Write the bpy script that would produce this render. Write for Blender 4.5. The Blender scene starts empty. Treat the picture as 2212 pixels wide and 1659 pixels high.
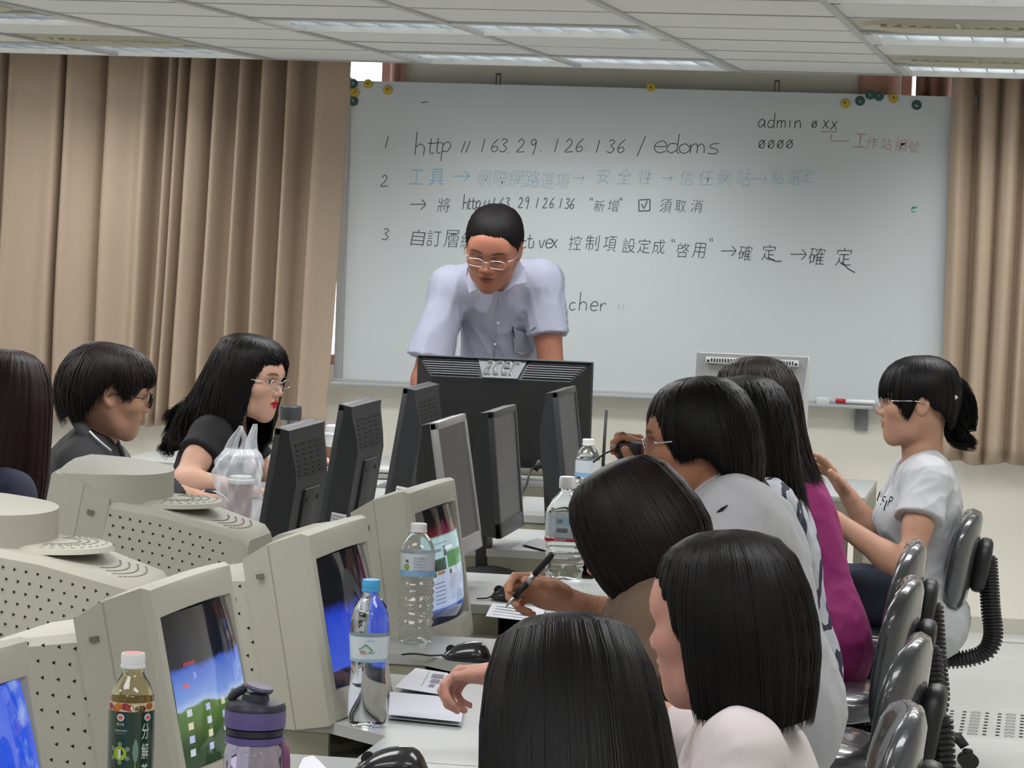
import bpy, bmesh, math, random
import numpy as np
from mathutils import Vector, Matrix
PI = math.pi
rnd = random.Random(7)
SC = bpy.context.scene
COL = SC.collection
# ------------------------------------------------------------------ camera
F_PX, YAW, PITCH, ROLL, EYE = 6394.1, .1805, .0601, .0342, 1.58
_r = np.array([math.cos(YAW), math.sin(YAW), 0.]); _f0 = np.array([-math.sin(YAW), math.cos(YAW), 0.]); _u0 = np.array([0, 0, 1.])
FWD = _f0*math.cos(PITCH) - _u0*math.sin(PITCH); _u2 = _u0*math.cos(PITCH) + _f0*math.sin(PITCH)
RGT = _r*math.cos(ROLL) + _u2*math.sin(ROLL); UPV = _u2*math.cos(ROLL) - _r*math.sin(ROLL)
ORG = np.array([0, 0, EYE])
cam_d = bpy.data.cameras.new('camera'); cam = bpy.data.objects.new('camera', cam_d); COL.objects.link(cam)
cam_d.sensor_fit = 'HORIZONTAL'; cam_d.sensor_width = 36.0; cam_d.lens = F_PX/2212*36.0
cam_d.clip_start = .05; cam_d.clip_end = 200
cam.matrix_world = Matrix(((RGT[0], UPV[0], -FWD[0], 0), (RGT[1], UPV[1], -FWD[1], 0), (RGT[2], UPV[2], -FWD[2], EYE), (0, 0, 0, 1)))
SC.camera = cam
def ray(px, py): return FWD + (px-1106)/F_PX*RGT - (py-829.5)/F_PX*UPV
def P(px, py, d): return ORG + d*ray(px, py)                   # point seen at a pixel, at a distance along the view
def PX(px, py, v, ax=1):                                       # point seen at a pixel, on the plane axis = v
    k = ray(px, py); return ORG + k*((v-ORG[ax])/k[ax])
# ------------------------------------------------------------------ world, exposure
w = bpy.data.worlds.new('world'); SC.world = w; w.use_nodes = True
w.node_tree.nodes['Background'].inputs[0].default_value = (.86, .93, 1, 1)
w.node_tree.nodes['Background'].inputs[1].default_value = 3.0
vs = SC.view_settings; vs.view_transform = 'Standard'; vs.look = 'None'; vs.gamma = 1; vs.exposure = 0.05
vs.use_curve_mapping = False
LAMP_W, LAMP_MID, LAMP_REAR = 7.5, 19, 14
# ------------------------------------------------------------------ helpers
def lin(c):
    if isinstance(c, str): c = tuple(int(c[i:i+2], 16)/255 for i in (0, 2, 4))
    return tuple(((x/12.92) if x <= .04045 else ((x+.055)/1.055)**2.4) for x in c)
MATS = {}
def mat(name, col, rough=.6, metal=0., bump=0., bscale=200., var=0., vscale=8., spec=.5, trans=0., emit=None, es=1., ior=1.45, coat=0., attr=None, sss=0., stretch=None, alpha=1.):
    if name in MATS: return MATS[name]
    m = bpy.data.materials.new(name); m.use_nodes = True; nt = m.node_tree; b = nt.nodes['Principled BSDF']
    c = lin(col); I = b.inputs
    I['Base Color'].default_value = (*c, 1); I['Roughness'].default_value = rough; I['Metallic'].default_value = metal
    I['Specular IOR Level'].default_value = spec; I['IOR'].default_value = ior
    I['Transmission Weight'].default_value = trans; I['Coat Weight'].default_value = coat; I['Alpha'].default_value = alpha
    if sss: I['Subsurface Weight'].default_value = sss; I['Subsurface Radius'].default_value = (.012, .005, .003); I['Subsurface Scale'].default_value = .5
    if emit: I['Emission Color'].default_value = (*lin(emit), 1); I['Emission Strength'].default_value = es
    tc = None
    def co():
        t = nt.nodes.new('ShaderNodeTexCoord')
        if stretch:
            mp = nt.nodes.new('ShaderNodeMapping'); mp.inputs['Scale'].default_value = stretch
            nt.links.new(t.outputs['Object'], mp.inputs[0]); return mp.outputs[0]
        return t.outputs['Object']
    src = None
    if attr:
        a = nt.nodes.new('ShaderNodeAttribute'); a.attribute_name = attr; nt.links.new(a.outputs['Color'], I['Base Color']); src = a.outputs['Color']
    if var:
        n = nt.nodes.new('ShaderNodeTexNoise'); n.inputs['Scale'].default_value = vscale; n.inputs['Detail'].default_value = 5
        nt.links.new(co(), n.inputs['Vector'])
        mr = nt.nodes.new('ShaderNodeMapRange'); mr.inputs[3].default_value = 1-var; mr.inputs[4].default_value = 1+var
        nt.links.new(n.outputs[0], mr.inputs[0])
        mx = nt.nodes.new('ShaderNodeVectorMath'); mx.operation = 'SCALE'
        if src: nt.links.new(src, mx.inputs[0])
        else: mx.inputs[0].default_value = c
        nt.links.new(mr.outputs[0], mx.inputs['Scale']); nt.links.new(mx.outputs[0], I['Base Color'])
    if bump:
        n = nt.nodes.new('ShaderNodeTexNoise'); n.inputs['Scale'].default_value = bscale; n.inputs['Detail'].default_value = 3
        nt.links.new(co(), n.inputs['Vector'])
        bp = nt.nodes.new('ShaderNodeBump'); bp.inputs['Strength'].default_value = bump; bp.inputs['Distance'].default_value = .002
        nt.links.new(n.outputs[0], bp.inputs['Height']); nt.links.new(bp.outputs[0], I['Normal'])
    MATS[name] = m; return m
def mesh_obj(name, V, Fc, m=None, parent=None, smooth=False, mats=None, fm=None):
    me = bpy.data.meshes.new(name)
    me.from_pydata([tuple(map(float, v)) for v in V], [], [tuple(map(int, f)) for f in Fc]); me.update()
    if mats: [me.materials.append(x) for x in mats]
    elif m: me.materials.append(m)
    if fm is not None: me.polygons.foreach_set('material_index', np.array(fm, dtype=np.int32))
    if smooth: me.polygons.foreach_set('use_smooth', np.ones(len(me.polygons), dtype=bool))
    o = bpy.data.objects.new(name, me); COL.objects.link(o)
    if parent: o.parent = parent
    return o
def bm_obj(name, bm, m=None, parent=None, smooth=False, recalc=True):
    if recalc: bmesh.ops.recalc_face_normals(bm, faces=bm.faces)
    me = bpy.data.meshes.new(name); bm.to_mesh(me); bm.free()
    if m: me.materials.append(m)
    if smooth:
        me.polygons.foreach_set('use_smooth', np.ones(len(me.polygons), dtype=bool))
        if smooth == 'auto': me.set_sharp_from_angle(angle=math.radians(35))
    o = bpy.data.objects.new(name, me); COL.objects.link(o)
    if parent: o.parent = parent
    return o
def add_box(bm, c, s, bev=0., rot=None, seg=2):
    r = bmesh.ops.create_cube(bm, size=1); vs_ = r['verts']
    bmesh.ops.scale(bm, verts=vs_, vec=s)
    if bev: 
        es = list({e for v in vs_ for e in v.link_edges}); q = bmesh.ops.bevel(bm, geom=es, offset=min(bev, min(s)*.45), segments=seg, profile=.5, affect='EDGES'); vs_ = list({v for f in q['faces'] for v in f.verts} | {v for v in vs_ if v.is_valid})
    if rot: bmesh.ops.rotate(bm, verts=vs_, matrix=rot)
    bmesh.ops.translate(bm, verts=vs_, vec=c); return vs_
def box(name, c, s, m, parent=None, bev=0., rot=None, smooth=False):
    bm = bmesh.new(); add_box(bm, c, s, bev, rot); return bm_obj(name, bm, m, parent, smooth or ('auto' if bev else False))
def span(name, a, b, m, parent=None, bev=0.):
    a = np.array(a, float); b = np.array(b, float); return box(name, (a+b)/2, np.abs(b-a), m, parent, bev)
def add_lathe(bm, prof, n=32, c=(0, 0, 0), cap=True, mod=None):
    rings = []
    for (r, z) in prof:
        ring = []
        for i in range(n):
            a = 2*PI*i/n; rr, zz = (r, z) if mod is None else mod(r, z, a)
            ring.append(bm.verts.new((c[0]+rr*math.cos(a), c[1]+rr*math.sin(a), c[2]+zz)))
        rings.append(ring)
    for k in range(len(rings)-1):
        for i in range(n): bm.faces.new((rings[k][i], rings[k][(i+1) % n], rings[k+1][(i+1) % n], rings[k+1][i]))
    if cap:
        if prof[0][0] > 1e-5: bm.faces.new(rings[0][::-1])
        if prof[-1][0] > 1e-5: bm.faces.new(rings[-1])
    return rings
def lathe(name, prof, m, parent=None, n=32, c=(0, 0, 0), cap=True, mod=None):
    bm = bmesh.new(); add_lathe(bm, prof, n, c, cap, mod); bmesh.ops.remove_doubles(bm, verts=bm.verts, dist=1e-6)
    return bm_obj(name, bm, m, parent, 'auto')
def tube_geo(pts, rad, n=8, cap=True):
    pts = [np.array(p, float) for p in pts]; N = len(pts)
    if not hasattr(rad, '__len__'): rad = [rad]*N
    V = []; Fc = []; up = None
    for i in range(N):
        t = pts[min(i+1, N-1)] - pts[max(i-1, 0)]; t /= (np.linalg.norm(t)+1e-12)
        if up is None: up = np.array([0, 0, 1.]) if abs(t[2]) < .9 else np.array([1., 0, 0])
        a = np.cross(t, up); a /= (np.linalg.norm(a)+1e-12); up = np.cross(a, t)
        for k in range(n):
            q = 2*PI*k/n; V.append(pts[i] + rad[i]*(math.cos(q)*a + math.sin(q)*up))
    for i in range(N-1):
        for k in range(n): Fc.append((i*n+k, i*n+(k+1) % n, (i+1)*n+(k+1) % n, (i+1)*n+k))
    if cap: Fc.append(tuple(range(n))[::-1]); Fc.append(tuple((N-1)*n+k for k in range(n)))
    return V, Fc
def spline(pts, n=8):
    pts = [np.array(p, float) for p in pts]; out = []
    for i in range(len(pts)-1):
        p0 = pts[max(i-1, 0)]; p1 = pts[i]; p2 = pts[i+1]; p3 = pts[min(i+2, len(pts)-1)]
        for k in range(n):
            t = k/n; out.append(.5*((2*p1)+(-p0+p2)*t+(2*p0-5*p1+4*p2-p3)*t*t+(-p0+3*p1-3*p2+p3)*t**3))
    out.append(pts[-1]); return out
def tube(name, pts, rad, m, parent=None, n=8, sp=0):
    if sp:
        if hasattr(rad, '__len__'): rad = [float(x) for x in np.interp(np.linspace(0, len(pts)-1, (len(pts)-1)*sp+1), range(len(pts)), rad)]
        pts = spline(pts, sp)
    V, Fc = tube_geo(pts, rad, n); return mesh_obj(name, V, Fc, m, parent, True)
def add_prism(bm, poly, axis, a, b):
    def mk(p, v): return {0: (v, p[0], p[1]), 1: (p[0], v, p[1]), 2: (p[0], p[1], v)}[axis]
    A = [bm.verts.new(mk(p, a)) for p in poly]; B = [bm.verts.new(mk(p, b)) for p in poly]; n = len(poly)
    bm.faces.new(A[::-1]); bm.faces.new(B)
    for i in range(n): bm.faces.new((A[i], A[(i+1) % n], B[(i+1) % n], B[i]))
def thing(name, loc, label, cat, rz=0., group=None):
    o = bpy.data.objects.new(name, None); COL.objects.link(o); o.location = tuple(map(float, loc)); o.rotation_euler = (0, 0, rz)
    o.empty_display_size = .05; o['label'] = label; o['category'] = cat
    if group: o['group'] = group
    return o
def tag(o, label, cat, group=None):
    o['label'] = label; o['category'] = cat
    if group: o['group'] = group
    return o
def struct(o): o['kind'] = 'structure'; return o
def copy_thing(r, loc=None, rz=None, label=None):
    def cp(o, par):
        c = o.copy(); COL.objects.link(c)
        if par: c.parent = par
        for ch in list(o.children): cp(ch, c)
        return c
    q = cp(r, None)
    if loc is not None: q.location = tuple(map(float, loc))
    if rz is not None: q.rotation_euler = (0, 0, rz)
    if label: q['label'] = label
    return q
def text_mesh(name, s, m, parent, size=1., depth=.0005, align='LEFT', xf=None, shear=0., fit=None, off=0.):
    cu = bpy.data.curves.new(name, 'FONT'); cu.body = s; cu.size = 1.; cu.extrude = 0; cu.align_x = align; cu.shear = shear; cu.resolution_u = 3; cu.offset = off
    o = bpy.data.objects.new('tmp', cu); COL.objects.link(o)
    dg = bpy.context.evaluated_depsgraph_get(); me = bpy.data.meshes.new_from_object(o.evaluated_get(dg)); bpy.data.objects.remove(o)
    n = len(me.vertices); co = np.zeros(n*3); me.vertices.foreach_get('co', co); co = co.reshape(-1, 3)
    if n == 0: return None
    if fit:                                                    # stretch to a width and height
        mn, mx = co.min(0), co.max(0); co[:, 0] = (co[:, 0]-mn[0])/max(mx[0]-mn[0], 1e-6)*fit[0]; co[:, 1] = (co[:, 1]-mn[1])/max(mx[1]-mn[1], 1e-6)*fit[1]
    else: co *= size
    if xf: co = np.array([xf(p) for p in co])
    me.vertices.foreach_set('co', co.ravel()); me.materials.clear(); me.materials.append(m); me.update()
    me.name = name; o = bpy.data.objects.new(name, me); COL.objects.link(o)
    if parent: o.parent = parent
    return o
# ------------------------------------------------------------------ the room
WY = 11.49; CZ = 2.12; XL, XR, YB = -5.17, 1.43, -2.31
m_wall = mat('wall_paint', 'efece0', .8, bump=.15, bscale=90, var=.03, vscale=3)
m_ceil = mat('ceiling_panel_white', 'dcdddb', .9, bump=.5, bscale=420, var=.03, vscale=14)
m_bar = mat('ceiling_bar', 'b4b5b3', .5)
m_floor = mat('floor_tile_vinyl', 'c2c5c4', .35, var=.035, vscale=30, bump=.05)
m_gap = mat('joint_dark', '55544f', .9)
# front wall with two window openings
W1 = (-3.75, -2.63); W2 = (-.62, .35); WZ = (.92, 2.42); WT = 2.6
bm = bmesh.new()
for a, b, z0, z1 in ((XL, W1[0], 0, WT), (W1[1], W2[0], 0, WT), (W2[1], XR, 0, WT), (W1[0], W1[1], 0, WZ[0]), (W1[0], W1[1], WZ[1], WT), (W2[0], W2[1], 0, WZ[0]), (W2[0], W2[1], WZ[1], WT)):
    add_box(bm, ((a+b)/2, WY+.08, ((z0 or -.12)+z1)/2), (b-a, .16, z1-(z0 or -.12)))
wf = struct(bm_obj('wall_front', bm, m_wall))
box('baseboard_strip', (XR/2-.24, WY-.003, .03), (XR+.4, .006, .06), mat('base_strip', 'c4c2b6', .6), wf)
struct(span('wall_left', (XL-.1, YB, -.12), (XL, WY, WT), m_wall)); struct(span('wall_right', (XR, YB, -.12), (XR+.1, WY, WT), m_wall))
struct(span('wall_back', (XL-.1, YB-.1, -.12), (XR+.1, YB, WT), m_wall))
flo = struct(span('floor', (XL, YB, -.12), (XR, WY, -.012), m_gap))
m_pink = mat('window_frame_paint', 'b98d7c', .5); m_glass = mat('window_glass', 'ffffff', .0, trans=1., ior=1.01, spec=0)
for k, (a, b) in enumerate((W1, W2)):
    wn = bpy.data.objects.new('window_%d' % (k+1), None); COL.objects.link(wn); wn.location = ((a+b)/2, WY+.08, WZ[0]); struct(wn)
    w_, h_ = b-a, WZ[1]-WZ[0]; bm = bmesh.new()
    for c, s in (((-w_/2+.02, 0, h_/2), (.04, .1, h_)), ((w_/2-.02, 0, h_/2), (.04, .1, h_)), ((0, 0, .02), (w_, .1, .04)), ((0, 0, h_-.02), (w_, .1, .04)), ((.12, 0, h_/2), (.035, .05, h_))): add_box(bm, c, s)
    bm_obj('window_frame', bm, m_pink, wn); box('window_pane', (0, .01, h_/2), (w_-.06, .004, h_-.06), m_glass, wn)
# floor: raised access tiles, one object each
def gy(i): return 11.49-.6*i
xs = [-.37+.6*i for i in range(-8, 4)]
tm = None
me_t = {}
for i in range(len(xs)-1):
    for j in range(23):
        x0, x1 = xs[i], xs[i+1]
        y1, y0 = gy(j), gy(j+1)
        perf = (j == 3 and abs(x0+.37) < .01)
        g = .003
        if perf or 'n' not in me_t:
            bm = bmesh.new(); add_box(bm, (0, 0, -.01), (.6-2*g, .6-2*g, .02), .002, seg=1); 
            o = bm_obj('floor_tile', bm, m_floor, flo)
            if not perf: me_t['n'] = o.data
        else: o = bpy.data.objects.new('floor_tile', me_t['n']); COL.objects.link(o); o.parent = flo
        o.location = ((x0+x1)/2, (y0+y1)/2, 0)
        if perf:
            o.name = 'perforated_floor_tile'; o['label'] = 'vented floor panel punched with slot groups'
            bm = bmesh.new(); bm2 = bmesh.new()
            for c in range(5):
                for r in range(8):
                    cx_, cy_ = -.235+.112*c, -.205+.058*r
                    for s in (-1, 1): add_box(bm, (cx_+s*.036, cy_, .0006), (.012, .018, .001))
                    for s in (-1, 1): add_box(bm2, (cx_+s*.014, cy_, .0004), (.006, .006, .0008))
                    for s in (-1, 1): add_box(bm2, (cx_, cy_+s*.016, .0004), (.03, .0022, .0008))
                    for s in (-1, 1): add_box(bm2, (cx_+s*.006, cy_, .0004), (.003, .02, .0008), rot=Matrix.Rotation(s*.6, 3, 'Z'))
            h = bm_obj('vent_slot', bm, mat('slot_dark', '2c2d2c', .9), o); h['kind'] = 'stuff'
            h = bm_obj('vent_engraving', bm2, mat('slot_grey', '8a8c89', .8), o); h['kind'] = 'stuff'
box('floor_seam_strip', (-.355, 10.4, .0015), (.03, 2.2, .003), mat('seam_strip', '96968f', .6), flo)
box('floor_socket_lid', (.06, 11.28, .004), (.42, .07, .008), mat('lid', 'c9cac6', .5), flo, .003)
# ceiling
RUN = [-.60-.61*k for k in range(-4, 9)][::-1]
SEAM = [5.18, 5.76, 6.34, 6.92, 7.50, 8.08, 8.66, 9.24, 9.86, 10.42, 11.17]
bm = bmesh.new(); add_box(bm, ((XL+XR)/2, (YB+5.18)/2, CZ+.03), (XR-XL, 5.18-YB, .06))
add_box(bm, ((XL+XR)/2, (5.18+WY)/2, WT+.03), (XR-XL, WY-5.18, .06))
ceil = struct(bm_obj('ceiling', bm, m_ceil))
FIX = {}
for ci, c0 in enumerate((5, 1)): pass
def col_of(x): return min(range(len(RUN)-1), key=lambda i: abs((RUN[i]+RUN[i+1])/2-x))
lights_at = []
for x0 in (-4.26, -2.43, -.60):
    for r in (3, 6, 9): lights_at.append((x0, x0+1.22, r))
taken = set()
for x0, x1, r in lights_at:
    for dx in (.3, .9): taken.add((col_of(x0+dx), r))
diff_at = [(-3.35, 8), (-.30, 8), (-.30, 5), (-3.35, 5)]
dcell = {(col_of(x), r) for x, r in diff_at}
pm = {}
for i in range(len(RUN)-1):
    for j in range(len(SEAM)-1):
        if (i, j) in taken or (i, j) in dcell: continue
        sx = RUN[i+1]-RUN[i]; sy = SEAM[j+1]-SEAM[j]; key = round(sy, 2)
        if key not in pm:
            bm = bmesh.new(); add_box(bm, (0, 0, 0), (sx-.016, sy-.008, .014), .002, seg=1)
            o = bm_obj('ceiling_panel', bm, m_ceil, ceil); pm[key] = o.data
        else: o = bpy.data.objects.new('ceiling_panel', pm[key]); COL.objects.link(o); o.parent = ceil
        o.location = ((RUN[i]+RUN[i+1])/2, (SEAM[j]+SEAM[j+1])/2, CZ+.007+rnd.uniform(-.0015, .0015))
for x in RUN: box('ceiling_runner', (x, (5.18+11.18)/2, CZ-.001), (.024, 6.0, .012), m_bar, ceil)
for y in SEAM[1:]: box('ceiling_cross_bar', ((RUN[0]+RUN[-1])/2, y, CZ+.003), (RUN[-1]-RUN[0], .006, .01), m_bar, ceil)
box('ceiling_edge_trim', ((RUN[0]+RUN[-1])/2, 11.185, CZ+.004), (RUN[-1]-RUN[0], .02, .02), mat('trim_white', 'c9cac6', .5), ceil)
m_alu = mat('louver_aluminium', 'e4e8ec', .12, metal=1.); m_fix = mat('fixture_white', 'd0d2d0', .4)
names_c = {-4.26: 'left', -2.43: 'middle', -.60: 'right'}; names_r = {9: 'closest to the whiteboard wall', 6: 'second row out from the wall', 3: 'third row out from the wall'}
for x0, x1, r in lights_at:
    y0, y1 = SEAM[r], SEAM[r+1]; W_ = x1-x0; D_ = y1-y0
    t = thing('ceiling_light', ((x0+x1)/2, (y0+y1)/2, CZ), 'recessed louvered ceiling light, %s column, %s' % (names_c[x0], names_r[r]), 'ceiling light', 0, 'recessed louver lights')
    bm = bmesh.new()
    for c, s in (((-W_/2+.025, 0, .002), (.03, D_-.02, .02)), ((W_/2-.025, 0, .002), (.03, D_-.02, .02)), ((0, -D_/2+.022, .002), (W_-.02, .03, .02)), ((0, D_/2-.022, .002), (W_-.02, .03, .02))): add_box(bm, c, s, .002)
    bm_obj('frame', bm, m_fix, t)
    bm = bmesh.new()
    add_box(bm, (0, 0, .11), (W_-.06, D_-.06, .004))
    for s in (-1, 1): add_box(bm, (s*(W_/2-.03), 0, .055), (.003, D_-.06, .11)); add_box(bm, (0, s*(D_/2-.03), .055), (W_-.06, .003, .11))
    bm_obj('reflector', bm, m_alu, t)
    nr = 3; nb = 12
    for k in range(nr):
        tb = tube('fluorescent_tube', [(-W_/2+.05, (k-1)*D_/nr*.86, .075), (W_/2-.05, (k-1)*D_/nr*.86, .075)], .013, mat('tube_glass', 'ffffff', .3, emit='fffdf6', es=3.2), t)
    for k in range(1, nb):
        box('louver_blade', (-W_/2+.03+(W_-.06)*k/nb, 0, .028), (.004, D_-.07, .045), m_alu, t)
    for k in range(1, nr): box('louver_rail', (0, -D_/2+.03+(D_-.06)*k/nr, .026), (W_-.07, .005, .05), m_alu, t)
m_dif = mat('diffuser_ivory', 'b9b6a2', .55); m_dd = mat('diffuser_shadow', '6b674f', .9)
for k, (x, r) in enumerate(diff_at):
    i = col_of(x); cx_ = (RUN[i]+RUN[i+1])/2; cy_ = (SEAM[r]+SEAM[r+1])/2
    t = thing('air_diffuser', (cx_, cy_, CZ), ['round slotted ceiling air diffuser above the left curtain, second from the wall', 'round slotted ceiling air diffuser nearest the right curtain', 'round slotted air diffuser at the top right, nearer the viewer', 'round slotted air diffuser above the left, nearer the viewer'][k], 'air vent', 0, 'round ceiling diffusers')
    box('plate', (0, 0, .008), (.59, .56, .01), m_dif, t)
    lathe('outer_ring', [(.27, .004), (.262, -.008), (.235, -.002), (.23, .004)], m_dif, t, 48, cap=False)
    for q, rr in enumerate((.205, .165, .125, .085, .045)): lathe('slot_ring', [(rr, .002), (rr-.005, -.006), (rr-.02, -.004), (rr-.022, .003)], m_dif, t, 40, cap=False)
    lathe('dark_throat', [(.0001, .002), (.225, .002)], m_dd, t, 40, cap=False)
    for a in (0, PI/2): box('spoke', (0, 0, -.004), (.44, .012, .006), m_dif, t, rot=Matrix.Rotation(a, 3, 'Z'))
# light that the fixtures give, aimed down through the louvers (cut off at the sides as louvers do)
def area(x, y, sx, sy, power, spread=122):
    l = bpy.data.lights.new('fixture_light', 'AREA'); l.shape = 'RECTANGLE'; l.size = sx; l.size_y = sy; l.energy = power; l.color = (1, .985, .99); l.spread = math.radians(spread)
    o = bpy.data.objects.new('fixture_light', l); COL.objects.link(o); o.location = (x, y, CZ-.012)
for x0, x1, r in lights_at: area((x0+x1)/2, (SEAM[r]+SEAM[r+1])/2, 1.1, .5, LAMP_W if r == 9 else LAMP_MID, 122 if r == 9 else 166)
for x in (-3.7, -1.8, .1):
    for y in (4.3, 2.2, .1): area(x, y, 1.1, .5, LAMP_REAR, 160)
# ------------------------------------------------------------------ curtains
m_cur = mat('curtain_cloth', 'b4a18d', .85, bump=.35, bscale=700, var=.03, vscale=40)
def curtain(name, keys, z0, z1, y0, label, seed, lean=0.):
    """keys: (x, depth) of the fold profile; folds soften and drift a little towards the hem"""
    r = random.Random(seed)
    kx = [k[0] for k in keys]; kd = [k[1] for k in keys]
    N = len(keys)*10; X = []; D = []
    sp = spline([(a, b, 0) for a, b in keys], 10); n = len(sp); rows = 26
    V = []; Fc = []
    ph = [r.uniform(0, 6) for _ in range(4)]
    for j in range(rows+1):
        t = j/rows; z = z1+(z0-z1)*t
        for i, p in enumerate(sp):
            x = p[0]+.012*math.sin(ph[0]+p[0]*9+t*2.2)*t + lean*t
            d = p[1]*(1-.12*t)+.01*math.sin(ph[1]+p[0]*23+t*3)*t+.004*math.sin(ph[2]+t*11+p[0]*7)
            V.append((x, y0-d, z+(.006*math.sin(p[0]*31) if j == rows else 0)))
    for j in range(rows):
        for i in range(n-1): Fc.append((j*n+i, j*n+i+1, (j+1)*n+i+1, (j+1)*n+i))
    o = mesh_obj(name, V, Fc, m_cur, None, True); tag(o, label, 'curtain')
    md = o.modifiers.new('thick', 'SOLIDIFY'); md.thickness = .003
    return o
def ck(px): return PX(px, 500, 11.35)[0]
prof = [(-330, .02), (-260, .10), (-200, .02), (-120, .09), (-60, .0), (10, .03), (40, .02), (62, .085), (76, .02), (92, .085), (112, .07), (175, .055), (212, .07), (222, -.03), (236, .09), (262, .075), (300, .03), (322, -.02), (336, .09), (392, .055), (424, .09), (440, -.03), (462, -.04), (476, .075), (492, .02), (503, .085), (520, .0), (534, .09), (560, .06), (580, -.02), (596, .095), (622, .0), (642, -.02), (654, .095), (674, -.02), (695, -.03), (706, .09), (735, .0), (752, -.03), (764, .095), (790, -.01), (815, -.02), (830, .07), (862, .06), (900, .03)]
# profile measured at the top of the cloth; its right edge runs to the whiteboard
x_a, x_b = ck(-330), -2.742
kk = [(x_a+(x_b-x_a)*(p-(-330))/(900+330), d) for p, d in prof]
curtain('left_curtain', kk, .655, 2.5, 11.36, 'long beige pleated curtain left of the whiteboard', 3, -.062)
prof2 = [(-.42, .03), (-.385, .07), (-.35, .02), (-.325, -.02), (-.30, .075), (-.262, .06), (-.24, .0), (-.215, .06), (-.18, .075), (-.15, .0), (-.12, .07), (-.08, .02), (-.04, .08), (0, .0), (.06, .08), (.12, .0), (.2, .08), (.3, .0), (.4, .08)]
curtain('right_curtain', prof2, .665, 2.5, 11.37, 'beige pleated curtain right of the whiteboard', 5)
m_cb = mat('brown_curtain_cloth', '8e6a5c', .8)
V, Fc = [], []
o = curtain('brown_curtain', [(-.56, .0), (-.54, .03), (-.52, .0), (-.50, .03), (-.475, .0), (-.45, .03), (-.43, .0)], 1.0, 2.5, 11.462, 'dark reddish brown curtain strip behind the top right board corner', 6); o.data.materials[0] = m_cb
o = curtain('brown_curtain', [(-2.62, .0), (-2.6, .02), (-2.58, .0), (-2.555, .02)], 1.0, 2.5, 11.462, 'pinkish brown curtain strip behind the top left board corner', 8); o.data.materials[0] = m_pink
o = curtain('brown_curtain', [(-.78, .0), (-.75, .025), (-.70, .0), (-.66, .02), (-.63, .0)], 1.0, 2.5, 11.462, 'pinkish brown curtain strip just left of the bright right window gap', 9); o.data.materials[0] = m_pink
# ------------------------------------------------------------------ whiteboard
BX, BZ, BW, BH, BY = -2.779, .8645, 2.4225, 1.196, 11.40
m_wb = mat('whiteboard_enamel', 'c6cdd0', .28, var=.02, vscale=2.5, spec=.5); m_al = mat('aluminium', 'a2a5a6', .5, metal=.15)
wb = thing('whiteboard', (BX, BY, BZ), 'large wall mounted whiteboard covered with handwriting', 'whiteboard')
box('writing_surface', (BW/2, -.0, BH/2), (BW-.02, .02, BH-.02), m_wb, wb)
fr = []
bm = bmesh.new()
for c, s in (((-.0, -.004, BH/2), (.034, .03, BH)), ((BW, -.004, BH/2), (.034, .03, BH)), ((BW/2, -.002, 0), (BW, .024, .02))): add_box(bm, c, s, .003)
bm_obj('frame', bm, m_al, wb)
box('marker_tray', (BW/2-.16, -.045, -.006), (BW-.3, .09, .012), m_al, wb, .003)
box('marker_tray', (BW/2, -.02, -.002), (BW+.04, .03, .026), m_al, wb, .003)
for x in (-.01, BW+.01):
    box('corner_cap', (x, -.006, BH-.02), (.05, .036, .05), mat('corner_plastic', '7e8287', .5), wb, .006)
for px, py in ((1078, 166), (1679, 181)):
    p = PX(px, py, BY)-np.array([BX, BY, BZ]); bm = bmesh.new()
    add_box(bm, (p[0]-.008, -.012, p[2]-.012), (.004, .01, .04), rot=None); add_box(bm, (p[0]+.008, -.012, p[2]-.012), (.004, .01, .04)); add_box(bm, (p[0], -.012, p[2]+.01), (.02, .012, .008))
    bm_obj('hanging_hook', bm, mat('hook_steel', '5c5a50', .5, metal=.7), wb)
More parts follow.
